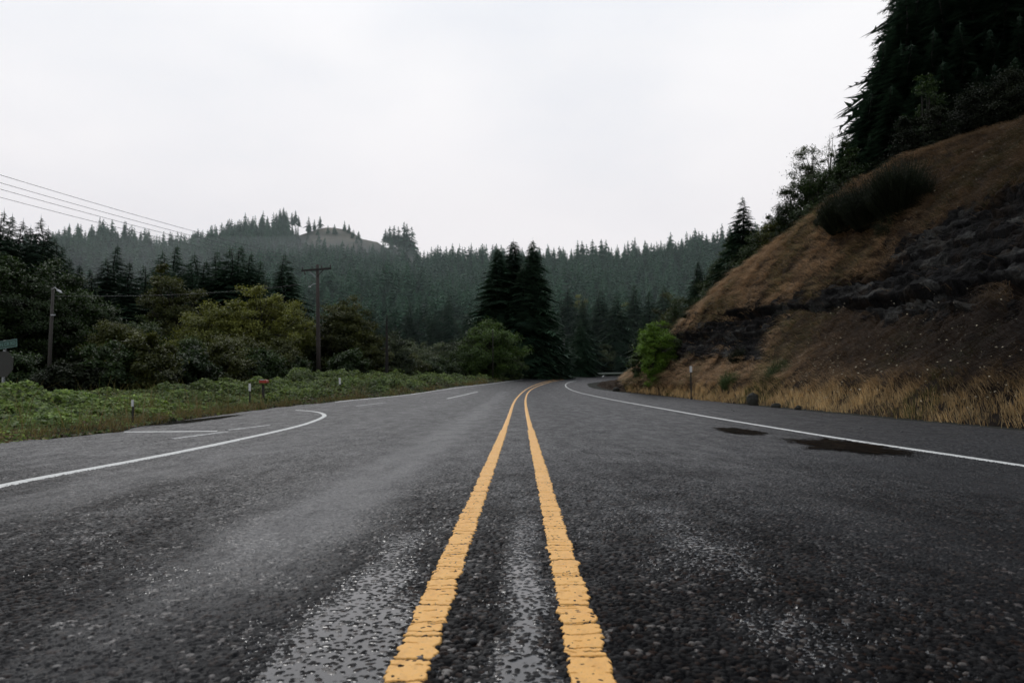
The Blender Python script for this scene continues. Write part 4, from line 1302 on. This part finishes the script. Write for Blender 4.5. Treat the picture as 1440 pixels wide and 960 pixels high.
# ------------------------------------------------------------------ the forested hill
def forest():
    rng = np.random.default_rng(77)
    protos = []
    for i in range(4):
        me = conifer_mesh('far', 1.0, [.21, .18, .24, .20][i], [19, 21, 18, 20][i], 10, 0, M['conifer_far'], 400 + i, bare=.08, ragged=.45, droop=.6, power=.75)
        n = len(me.vertices); V = np.empty(n * 3, np.float32); me.vertices.foreach_get('co', V)
        T = np.empty(len(me.loops), np.int32); me.loops.foreach_get('vertex_index', T)
        tn = np.empty(n, np.float32); me.attributes['tint'].data.foreach_get('value', tn)
        protos.append((me, V.reshape(-1, 3), T.reshape(-1, 3), tn))
    mid = [conifer_mesh('mid_fir', 1.0, [.20, .17, .23, .19][i], 30, 12, 5, M['conifer_far'], 500 + i, bare=.06, ragged=.5, droop=.5, power=.78) for i in range(4)]
    pts = []
    step = 4.05
    for y in np.arange(150, 462, step * .9):
        for x in np.arange(-.82 * y, .42 * y, step):
            xx = x + rng.uniform(-3.6, 3.6); yy = y + rng.uniform(-3.6, 3.6)
            pts.append((xx, yy))
    P = np.array(pts)
    z = terrain(P[:, 0], P[:, 1])
    az = P[:, 0] / P[:, 1]
    Yc = np.interp(np.clip(az, -1.39, .99), *_HYC)
    px, py = project(np.c_[P, z])
    keep = (P[:, 1] < Yc + 4)
    # clearing on the rounded summit, thin forest below it
    clear = (px > 418) & (px < 540) & (py < 348 + 20 * fbm(px * .03, px * 0, 2, 3)) & (P[:, 1] > 240)
    keep &= ~((px > 528) & (px < 596) & (P[:, 1] > Yc - 34) & (rng.uniform(size=len(P)) < .93))
    keep &= ~(clear & (rng.uniform(size=len(P)) > .06))
    keep &= ~((px > 404) & (px < 424) & (P[:, 1] > 435))
    thin = fbm(P[:, 0] * .03, P[:, 1] * .03, 3, 13)
    keep &= rng.uniform(size=len(P)) < np.clip(.55 + 1.2 * (thin - .3), .25, 1)
    keep &= ~((P[:, 1] < 175) & (px > 960))
    P, z, px, py = P[keep], z[keep], px[keep], py[keep]
    H = (8.0 + 6.3 * rng.uniform(size=len(P)) ** .8) * (1 + .5 * (fbm(P[:, 0] * .02, P[:, 1] * .02, 2, 14) - .5))
    H *= np.interp(P[:, 1], [150, 300, 450], [.95, 1.0, 1.05])
    H[(px > 418) & (px < 540) & (py < 366)] *= .5
    var = rng.integers(0, 4, len(P)); rz = rng.uniform(0, 6.28, len(P)); wd = rng.uniform(1.0, 1.7, len(P))
    order = np.argsort(-H / P[:, 1])
    big = [i for i in order if -20 < px[i] < 1010][:190]
    bigset = set(big)
    for i in big:
        o = link('fir_tree', mid[var[i]], None, label='one of the many hazy firs low on the forested hill', category='conifer', group='nearer firs on the forested hill')
        o.location = (P[i, 0], P[i, 1], z[i] - .3); o.rotation_euler = (0, 0, rz[i]); o.scale = (H[i] * wd[i], H[i] * wd[i], H[i])
    Vs, Ts, Cs = [], [], []; n0 = 0
    for i in range(len(P)):
        if i in bigset: continue
        _, V, T, tn = protos[var[i]]
        c, s = math.cos(rz[i]), math.sin(rz[i]); w = H[i] * wd[i]
        Q = np.empty_like(V)
        Q[:, 0] = (V[:, 0] * c - V[:, 1] * s) * w + P[i, 0]; Q[:, 1] = (V[:, 0] * s + V[:, 1] * c) * w + P[i, 1]; Q[:, 2] = V[:, 2] * H[i] + z[i] - .3
        Vs.append(Q); Ts.append(T + n0); Cs.append(np.clip(tn + rng.normal() * .24, 0, 1)); n0 += len(V)
    me = mesh_np('forest', np.vstack(Vs), [np.vstack(Ts)], [M['conifer_far']], False, dict(tint=np.concatenate(Cs)))
    link('forest', me, kind='stuff', label='dense hazy conifer forest covering the hills', category='forest')
    print('forest trees', len(P))
    # distinct trees on the skyline
    def lone(px_, Y, row_b, row_t, label, group, wide=1.0, bare=.0, v=0):
        d = ray(px_, row_b); x = d[0] * Y; zt = float(terrain(x, Y)); zb = zt
        h = EYE[2] + ray(px_, row_t)[2] * Y - zb
        me = protos[v][0]
        o = thing('fir_tree', label, 'conifer', (x, Y, zb), rng.uniform(0, 6), group)
        c = link('crown', me, o); c.location = (0, 0, bare * h); c.scale = (h * wide, h * wide, h * (1 - bare))
        t = link('trunk', CTR, o); t.scale = (h * 1.2, h * 1.2, h)
    for a in [(388, 446, 335, 299), (393, 446, 334, 293), (398, 448, 333, 291), (402, 447, 333, 296)]:
        lone(*a, 'tall bare-stemmed fir at the end of the ridge wood by the gap', 'bare-stemmed firs at the ridge gap', 1.1, .35, 1)
    for a in [(410, 449, 331, 298), (415, 448, 330, 295), (419.5, 449, 328, 303)]:
        lone(*a, 'tall thin fir standing apart right of the ridge gap', 'separate thin firs on the ridge', .85, .45, 1)
    for a in [(434, 449, 322, 304), (442, 449, 319, 308), (450, 449, 316, 303)]:
        lone(*a, 'small fir alone on the bare summit', 'small firs on the bare summit', 1.3, .05, 0)
    for a in [(542, 432, 345, 321), (548, 431, 344, 317), (554, 430, 344, 316), (560, 431, 345, 318), (568, 430, 345, 311), (572, 429, 345, 314), (579, 429, 346, 318)]:
        lone(*a, 'fir in the small group on the ridge right of the bare summit', 'group of firs right of the summit', 1.2, .15, 2)


forest()


# ------------------------------------------------------------------ poles, wires, signs
def utility_pole():
    Y = 58.0
    b = at(448, Y)
    top = height_for(444, 371.5, Y, b[2])
    o = thing('utility_pole', 'tall wooden utility pole with a crossarm above the yellow-green trees', 'utility pole', b, math.radians(-22))
    lean = -.035
    mb = MB(); mb.tube([(lean * z * 1.0, 0, z) for z in (-.4, top * .33, top * .66, top)], [.19, .17, .15, .125], 12)
    mb.build('pole', M['wood'], o, smooth=True)
    az = top - .45; ax = lean * az
    arm = MB(); arm.box((ax, -.17, az), (2.95, .12, .15)); arm.build('crossarm', M['dark_wood'], o)
    for s in (-1, 1):
        br = MB(); br.tube([(ax + s * .75, -.18, az - .06), (ax + s * .05, -.14, az - .62)], [.03, .03], 6); br.build('brace', M['steel'] if s < 0 else M['dark_wood'], o)
    ends = []
    for x in (-1.40, -.42, .55, 1.42):
        ins = MB(); ins.tube([(ax + x, -.17, az + .07), (ax + x, -.17, az + .16), (ax + x, -.17, az + .20), (ax + x, -.17, az + .30)], [.025, .03, .065, .04], 8)
        ins.build('insulator', M['porcelain'], o, smooth=True)
        ends.append((ax + x, -.17, az + .30))
    hb = MB(); hb.tube([(ax - 1.15, -.2, az - .08), (ax - 1.1, -.2, az - .38)], [.05, .05], 8); hb.build('fuse_cutout', M['porcelain'], o, smooth=True)
    j = MB(); j.tube([(ax - 1.1, -.2, az - .38), (ax - .75, -.2, az - 1.15), (ax - .45, -.18, az - 1.0), (ax - .2, -.15, az - .75)], [.012] * 4, 5)
    j.build('jumper_wire', M['wire'], o)
    lp = MB(); lp.tube([(ax - .05, -.1, az - 1.15), (ax - .35, -.12, az - 1.2), (ax - .62, -.14, az - 1.35)], [.02, .02, .015], 6); lp.box((ax - .66, -.14, az - 1.38), (.16, .09, .08))
    lp.build('lamp_bracket', M['pale_steel'], o)
    st = MB()
    for k in range(8):
        st.tube([(lean * (1.9 + k * .55) + (-.12 if k % 2 else .12), 0, 1.9 + k * .55), (lean * (1.9 + k * .55) + (-.28 if k % 2 else .28), 0, 1.9 + k * .55)], [.012, .012], 5)
    st.build('step_peg', M['steel'], o)
    R = Matrix.Rotation(math.radians(-22), 3, 'Z')
    return [Vector(b) + R @ Vector(e) for e in ends]


ends = utility_pole()


def wire(a, b, sag, label, r=.012, name='power_line'):
    pts = []
    n = 40
    for i in range(n + 1):
        t = i / n
        p = Vector(a).lerp(Vector(b), t); p.z -= sag * 4 * t * (1 - t)
        pts.append(p)
    mb = MB(); mb.tube(pts, [r] * (n + 1), 5)
    mb.build(name, M['wire'], None, label=label, category='wire', group='overhead wires')


# the wires climb left and towards the viewer; rows 246, 257, 266 and 278 at the frame edge
Yn = 33.0
rows = {3: 246, 2: 257, 1: 266, 0: 277.5}
names = {3: 'highest of the four overhead wires at the left', 2: 'second highest overhead wire at the left', 1: 'third overhead wire from the top at the left', 0: 'lowest of the four overhead wires crossing the left sky'}
for k, e in enumerate(ends):
    d = ray(0, rows[k])
    q = Vector((d[0] * (Yn - k * .9), (Yn - k * .9), EYE[2] + d[2] * (Yn - k * .9)))
    far = Vector(e) + (q - Vector(e)) * 2.0
    # parabola through q with sag
    sag = .9
    far = Vector(e) + (q + Vector((0, 0, sag)) - Vector(e)) * 2.0
    wire(e, far, sag, names[k])


def lamp_pole():
    Y = 40.0
    b = at(68, Y); top = height_for(68, 404, Y, b[2])
    o = thing('lamp_pole', 'thin grey wooden pole with a small lamp in front of dark trees', 'lamp pole', b)
    mb = MB(); mb.tube([(0, 0, -.3), (0, 0, top * .5), (.02, 0, top)], [.105, .095, .075], 10); mb.build('pole', M['wood_grey'], o, smooth=True)
    a = MB(); a.tube([(.02, -.08, top - .12), (.2, -.12, top - .02), (.38, -.14, top - .16)], [.022, .022, .02], 6); a.build('lamp_arm', M['pale_steel'], o)
    l = MB(); l.box((.50, -.15, top - .24), (.30, .14, .09), Matrix.Rotation(.5, 3, 'Y'), .7); l.build('lamp_head', M['pale_steel'], o, bevel=.01)
    c = MB(); c.box((.16, -.1, top - 1.6), (.22, .10, .08)); c.build('meter_bracket', M['steel'], o)
    e = Vector(b) + Vector((0, 0, top - .5)); f = Vector(ends[0]) + Vector((.9, 0, -1.3))
    wire(e, f, .35, 'thin service wire from the lamp pole to the crossarm pole', .010)


lamp_pole()


def simple_pole(px, Y, toprow, r, mat, label, cap=None):
    b = at(px, Y); top = height_for(px, toprow, Y, b[2])
    o = thing('roadside_pole', label, 'pole', b)
    mb = MB(); mb.tube([(0, 0, -.3), (0, 0, top * .5), (0, 0, top)], [r, r * .9, r * .75], 8); mb.build('pole', mat, o, smooth=True)
    if cap:
        c = MB(); c.tube([(-.12, -.25, top - 1.6), (-.12, -.25, top - .6)], [.20, .20], 10); c.box((0, -.08, top - 1.1), (.1, .3, .1)); c.build('transformer', cap, o)
    else:
        c = MB(); c.tube([(0, 0, top), (0, 0, top + .12)], [.05, .03], 8); c.build('cap', M['steel'], o)
    return o


simple_pole(793.5, 112, 474, .13, M['wood_grey'], 'thin pale pole with a small grey transformer beside the far bend', M['steel'])
simple_pole(693, 84, 464, .06, M['dark_wood'], 'thin dark pole in front of the round green tree')


def snag():
    Y = 60.0
    b = at(543, Y); top = height_for(542, 442, Y, b[2])
    o = thing('dead_tree', 'bare thin dead trunk standing among the scrub', 'dead tree', b)
    mb = MB(); mb.tube([(0, 0, -.3), (.03, 0, top * .4), (-.02, 0, top * .8), (0, 0, top)], [.16, .13, .08, .03], 8); mb.build('trunk', M['bark'], o)
    t = MB(); rg = random.Random(4)
    for i in range(26):
        z = top * rg.uniform(.35, .98); a = rg.uniform(0, 6.28); L = rg.uniform(.2, .9) * (1.1 - z / top)+.1
        t.tube([(0, 0, z), (math.cos(a) * L, math.sin(a) * L, z + L * .3)], [.022, .006], 4)
    t.build('twig', M['bark'], o)


snag()


def text_mesh(body, size, mat, parent, loc, rot):
    cu = bpy.data.curves.new('lettering', 'FONT'); cu.body = body; cu.size = size; cu.extrude = .002; cu.align_x = 'RIGHT'; cu.align_y = 'CENTER'
    cu.materials.append(mat)
    tmp = bpy.data.objects.new('lettering', cu)
    me = bpy.data.meshes.new_from_object(tmp); bpy.data.objects.remove(tmp)
    o = bpy.data.objects.new('lettering', me); COL.objects.link(o)
    o.parent = parent; o.location = loc; o.rotation_euler = rot
    return o


def street_sign():
    Y = 20.5
    b = at(4, Y)
    o = thing('street_sign', 'green street name sign above the grey back of an octagonal stop sign', 'road sign', b)
    zt = EYE[2] + ray(4, 476)[2] * Y - b[2]
    p = MB(); p.box((0, 0, zt / 2 - .2), (.06, .06, zt + .3)); p.build('post', M['steel'], o, bevel=.004)
    # octagon seen from behind
    zo = EYE[2] + ray(4, 512)[2] * Y - b[2]
    pts = [(.40 * math.cos(math.pi / 8 + k * math.pi / 4), .40 * math.sin(math.pi / 8 + k * math.pi / 4)) for k in range(8)]
    R = Matrix.Rotation(math.radians(-14), 3, 'Z')
    V = [tuple(R @ Vector((x + .02, -.04 - t, y)) + Vector((0, 0, zo))) for t in (0, .004) for x, y in pts]
    Fc = [tuple(range(8)), tuple(range(15, 7, -1))] + [(k, 8 + k, 8 + (k + 1) % 8, (k + 1) % 8) for k in range(8)]
    m = MB(); m.add(V, Fc); m.build('stop_sign_back', M['signback'], o)
    # name blade, running left out of the frame, tilted with the view
    zb = EYE[2] + ray(14, 485) [2] * Y - b[2]
    bl = bpy.data.objects.new('name_blade', None)
    a = MB(); a.box((-.36, 0, 0), (1.70, .006, .235))
    bl = a.build('name_blade', M['signgreen'], o, bevel=.002)
    bl.location = (0, -.08, zb); bl.rotation_euler = (0, math.radians(-7), math.radians(-10))
    fr = MB()
    for s in (-1, 1):
        fr.box((-.36, -.005, s * .108), (1.66, .003, .010))
        fr.box((-.36 + s * .83, -.005, 0), (.010, .003, .21))
    fr.build('border', M['signwhite'], bl)
    text_mesh('CANNON CR RD', .130, M['signwhite'], bl, (.43, -.006, 0), (math.pi / 2, 0, 0))
    return o


street_sign()


def delineator(p, h, label, w=.10, reflh=.22, lean=0.0, dark=True):
    o = thing('marker_post', label, 'marker post', p, random.uniform(-.1, .1), ry=lean)
    m = MB(); m.box((0, 0, h / 2 - .1), (w * .55, .035, h + .15)); m.build('post', M['post_dark'] if dark else M['steel'], o, bevel=.004)
    r = MB(); r.box((0, -.026, h - reflh / 2), (w, .008, reflh)); r.build('reflector', M['reflector'], o, bevel=.003)
    return o


pr = onroad(971.5, 561.5); pr[0] += .02
delineator(pr, (561.5 - 515) / F * pr[1], 'dark post with a white reflector on the right verge', w=.13, reflh=.32)
p1 = onroad(191, 600); p1 = p1 + np.array([-.55, .9, 0]); p1[2] = terrain(p1[0], p1[1])
delineator(p1, EYE[2] + ray(191, 562)[2] * p1[1] - p1[2], 'short white-topped marker post among brambles, nearest on the left', reflh=.12, w=.045)
p2 = onroad(366, 576); p2 = p2 + np.array([-.9, 1.6, 0]); p2[2] = terrain(p2[0], p2[1])
delineator(p2, EYE[2] + ray(366, 539)[2] * p2[1] - p2[2], 'white marker post directly under the red box', reflh=.22, w=.07)
p3 = onroad(499, 562); p3 = p3 + np.array([-1.0, 1.8, 0]); p3[2] = terrain(p3[0], p3[1])
delineator(p3, EYE[2] + ray(500, 531)[2] * p3[1] - p3[2], 'farthest pale marker post standing in the left brambles', reflh=.26, w=.08, lean=-.06)


def red_box():
    Y = p2[1] + 1.6
    b = at(371, Y); zc = EYE[2] + ray(371, 536)[2] * Y - b[2]
    s = Y / F
    o = thing('mailbox', 'red box on a thin post in the left brambles', 'mailbox', b, math.radians(8))
    p = MB(); p.box((-.02, 0, zc / 2 - .15), (.07, .07, zc + .1)); p.build('post', M['post_dark'], o)
    # rounded-top box
    V = []; n = 8; w = 9.5 * s; h = 5.0 * s; L = .42
    prof = [(-w / 2, -h / 2), (w / 2, -h / 2), (w / 2, h * .15)] + [(w / 2 * math.cos(a), h * .15 + h * .35 * math.sin(a)) for a in np.linspace(0, math.pi, n)[1:-1]] + [(-w / 2, h * .15)]
    k = len(prof)
    for y in (-L / 2, L / 2): V += [(x, y, zc + z) for x, z in prof]
    Fc = [tuple(range(k)), tuple(range(2 * k - 1, k - 1, -1))] + [(i, k + i, k + (i + 1) % k, (i + 1) % k) for i in range(k)]
    m = MB(); m.add(V, Fc); m.build('box', M['redbox'], o, bevel=.008)
    f = MB(); f.box((0, -L / 2 - .006, zc + h * .42), (w * .6, .012, .02)); f.build('flap', M['pale_steel'], o)


red_box()


def rock_mesh(name, seed, mat, sub=3, flat=.7):
    import bmesh
    bm = bmesh.new(); bmesh.ops.create_icosphere(bm, subdivisions=sub, radius=1)
    rg = random.Random(seed); of = rg.uniform(0, 50)
    for v in bm.verts:
        c = v.co
        k = 1 + .55 * (float(fbm(c.x * 1.3 + of, c.y * 1.3 + c.z * 1.7, 3, seed)) - .5) + .25 * (float(vnoise(c.x * 4 + of, c.y * 4 - c.z * 3, seed)) - .5)
        v.co = Vector((c.x * k, c.y * k * .8, c.z * k * flat))
    me = bpy.data.meshes.new(name); bm.to_mesh(me); bm.free(); me.materials.append(mat)
    return me


for i, (px, row, w, hgt, lab) in enumerate([(1052, 565.5, 14, 19, 'dark squarish mossy boulder in the dry grass beside the road'), (1084, 569, 11, 9, 'low dark boulder at the edge of the dry verge'),
                                             (1114, 571.5, 8, 8, 'small dark rock at the asphalt edge right of the low boulder'), (863, 546.5, 8, 7, 'small dark rock in the grass at the inside of the bend')]):
    p = onroad(px, row + 3)
    p[0] += .18
    s = p[1] / F
    o = link('boulder', rock_mesh('boulder', 20 + i, M['stone'], 3, 1.0), None, label=lab, category='boulder')
    o.location = (p[0], p[1], float(z_bank(p[0], p[1])) + hgt * s * .35); o.scale = (w * s * .62, w * s * .5, hgt * s * .55)
p = onroad(1095, 0 + 560)
prk = [rock_mesh('pebble', 40 + k, M['pebble'], 2, .6) for k in range(3)]
pk = onroad(665.5, 905)
o = link('pebble', prk[0], None, label='black stone chip lying between the two yellow lines', category='stone')
o.location = pk + np.array([0, 0, .005]); o.scale = (.013, .012, .014)
rg = random.Random(9)
spots = [(1029, 577), (1032, 578), (1157, 598.5), (1211, 602), (1268, 607)]
for px, row in spots:
    p = onroad(px, row); o = link('pebble', prk[rg.randrange(3)], None, label='small dark stone lying on the right asphalt shoulder', category='stone', group='stones on the right shoulder')
    s = p[1] / F * 1.6; o.location = p + np.array([0, 0, s * .2]); o.scale = (s * 1.3, s, s * .8); o.rotation_euler = (0, 0, rg.uniform(0, 6))
for k in range(46):
    px = rg.uniform(150, 470); row = 576 + (470 - px) * .13 + rg.uniform(0, 26)
    p = onroad(px, row); o = link('pebble', prk[rg.randrange(3)], None, label='dark bit of gravel scattered on the left turnout', category='stone', group='gravel bits on the left turnout')
    s = p[1] / F * rg.uniform(.5, 1.15); o.location = p + np.array([0, 0, s * .1]); o.scale = (s * 1.4, s, s * .6); o.rotation_euler = (0, 0, rg.uniform(0, 6))


def guardrail():
    pts = [np.array([_re[0] + a, _re[1] + b]) for a, b in [(-1.0, 42.0), (3, 47), (9, 52), (17, 57.5)]]
    Q, t = resample(chaikin(np.array(pts)), 1.0)
    c = Q[0]
    z0 = float(zroad(*c))
    o = thing('guardrail', 'grey green metal guardrail along the outside of the far bend', 'guardrail', (c[0], c[1], z0))
    V = []
    prof = [(0, .38), (.05, .45), (0, .52), (.05, .60), (0, .68)]
    for q in Q:
        for dx, z in prof: V.append((q[0] - c[0] + dx * .5, q[1] - c[1] - dx, float(zroad(*q)) - z0 + z))
    link('rail', mesh_np('rail', V, grid_faces(len(Q), 5), [M['rail']]), o)
    for q in Q[::2]:
        m = MB(); m.box((q[0] - c[0], q[1] - c[1] + .12, float(zroad(*q)) - z0 + .25), (.12, .12, .8)); m.build('post', M['wood_grey'], o)


guardrail()
pw = at(821, 128)
o = link('boulder', rock_mesh('boulder', 77, M['bark_pale'], 2, .7), None, label='pale stone on the green verge near the far guardrail', category='boulder')
o.location = pw + np.array([0, 0, .5]); o.scale = (.5, .4, .5)

# ------------------------------------------------------------------ haze
def haze(name, c, s, dens):
    mb = MB(); mb.box(c, s)
    t = NT(name)
    v = t.n('ShaderNodeVolumeScatter', {'Color': (.80, .96, .93), 'Density': dens, 'Anisotropy': 0.0})
    t.t.links.new(v.outputs[0], t.out.inputs['Volume'])
    o = mb.build(name, t.m, None, kind='structure')
    return o


def haze_puff(name, px, row, Y, sc3):
    import bmesh
    bm = bmesh.new(); bmesh.ops.create_icosphere(bm, subdivisions=4, radius=1)
    for v in bm.verts:
        q = v.co; k = 1 + .5 * (float(fbm(q.x * 1.5 + 9, q.y * 1.5 + q.z * 2, 3, 5)) - .5)
        v.co = Vector((q.x * sc3[0] * k, q.y * sc3[1] * k, q.z * sc3[2] * k))
    me = bpy.data.meshes.new(name); bm.to_mesh(me); bm.free()
    t = NT(name)
    v = t.n('ShaderNodeVolumeScatter', {'Color': (.95, .98, 1.0), 'Density': .0022, 'Anisotropy': 0.0})
    t.t.links.new(v.outputs[0], t.out.inputs['Volume']); me.materials.append(t.m)
    o = link(name, me, None, kind='structure'); d = ray(px, row); o.location = (d[0] * Y, Y, EYE[2] + d[2] * Y)


HAZE = True
if HAZE:
    haze('haze', (-40, 430, 85), (900, 620, 210), .00062)
    for nm, (px, row, Y), sc3 in (('mist', (400, 366, 385), (80, 40, 12)), ('mist', (205, 372, 200), (28, 30, 9))):
        haze_puff(nm, px, row, Y, sc3)

# ------------------------------------------------------------------ sky and light
w = bpy.data.worlds.new("World"); SC.world = w; w.use_nodes = True
nt = w.node_tree; nt.nodes.clear()
SUN_EL, SUN_AZ = math.radians(52), math.radians(-25)     # high, ahead and a little left, behind cloud
sky = nt.nodes.new('ShaderNodeTexSky'); sky.sky_type = 'NISHITA'; sky.sun_disc = False
sky.sun_elevation = SUN_EL; sky.sun_rotation = SUN_AZ
tc = nt.nodes.new('ShaderNodeTexCoord')
sep = nt.nodes.new('ShaderNodeSeparateXYZ'); nt.links.new(tc.outputs['Generated'], sep.inputs[0])
mp = nt.nodes.new('ShaderNodeMapping'); mp.inputs['Scale'].default_value = (1.2, 1.0, 2.6); nt.links.new(tc.outputs['Generated'], mp.inputs[0])
nz = nt.nodes.new('ShaderNodeTexNoise'); nz.inputs['Scale'].default_value = 1.5; nz.inputs['Detail'].default_value = 5; nz.inputs['Roughness'].default_value = .5
nt.links.new(mp.outputs[0], nz.inputs[0])
cr = nt.nodes.new('ShaderNodeValToRGB'); nt.links.new(nz.outputs[0], cr.inputs[0])
cr.color_ramp.elements[0].position = .32; cr.color_ramp.elements[0].color = (.73, .76, .80, 1)
cr.color_ramp.elements[1].position = .62; cr.color_ramp.elements[1].color = (.885, .89, .895, 1)
# overcast is brightest low ahead, greyer towards the zenith and behind
gz = nt.nodes.new('ShaderNodeMapRange'); gz.inputs[1].default_value = .42; gz.inputs[2].default_value = .80; gz.inputs[3].default_value = 1.0; gz.inputs[4].default_value = .72; gz.interpolation_type = 'SMOOTHSTEP'
nt.links.new(sep.outputs[2], gz.inputs[0])
gy = nt.nodes.new('ShaderNodeMapRange'); gy.inputs[1].default_value = -.2; gy.inputs[2].default_value = .75; gy.inputs[3].default_value = .72; gy.inputs[4].default_value = 1.0; gy.interpolation_type = 'SMOOTHSTEP'
nt.links.new(sep.outputs[1], gy.inputs[0])
mm = nt.nodes.new('ShaderNodeMath'); mm.operation = 'MULTIPLY'; nt.links.new(gz.outputs[0], mm.inputs[0]); nt.links.new(gy.outputs[0], mm.inputs[1])
m10 = nt.nodes.new('ShaderNodeMath'); m10.operation = 'MULTIPLY'; m10.inputs[1].default_value = 12.2; nt.links.new(mm.outputs[0], m10.inputs[0])
sc_ = nt.nodes.new('ShaderNodeVectorMath'); sc_.operation = 'SCALE'; bl = nt.nodes.new('ShaderNodeMapRange'); bl.inputs[1].default_value = .44; bl.inputs[2].default_value = .85
nt.links.new(sep.outputs[2], bl.inputs[0])
tint = nt.nodes.new('ShaderNodeMix'); tint.data_type = 'RGBA'; tint.blend_type = 'MULTIPLY'; nt.links.new(bl.outputs[0], tint.inputs[0]); nt.links.new(cr.outputs[0], tint.inputs[6]); tint.inputs[7].default_value = (.86, .95, 1.08, 1)
nt.links.new(tint.outputs[2], sc_.inputs[0]); nt.links.new(m10.outputs[0], sc_.inputs['Scale'])
mx = nt.nodes.new('ShaderNodeMix'); mx.data_type = 'RGBA'; mx.inputs[0].default_value = .95
nt.links.new(sky.outputs[0], mx.inputs[6]); nt.links.new(sc_.outputs[0], mx.inputs[7])
bg = nt.nodes.new('ShaderNodeBackground'); bg.inputs[1].default_value = .1; nt.links.new(mx.outputs[2], bg.inputs[0])
wo = nt.nodes.new('ShaderNodeOutputWorld'); nt.links.new(bg.outputs[0], wo.inputs[0])

sl = bpy.data.lights.new("sun", 'SUN'); sl.energy = 1.0; sl.angle = math.radians(25); sl.color = (1, .97, .93)
so = bpy.data.objects.new("sun", sl); COL.objects.link(so)
dv = Vector((math.sin(SUN_AZ) * math.cos(SUN_EL), math.cos(SUN_AZ) * math.cos(SUN_EL), math.sin(SUN_EL)))
so.rotation_euler = dv.to_track_quat('Z', 'Y').to_euler()

SC.view_settings.view_transform = 'Standard'; SC.view_settings.look = 'None'; SC.view_settings.exposure = 0
c = SC.cycles if hasattr(SC, 'cycles') else None
SC.render.engine = 'CYCLES'
SC.cycles.max_bounces = 6; SC.cycles.diffuse_bounces = 3; SC.cycles.glossy_bounces = 3; SC.cycles.volume_bounces = 0; SC.cycles.transmission_bounces = 3
SC.cycles.use_denoising = True
SC.cycles.use_adaptive_sampling = True; SC.cycles.adaptive_threshold = .01
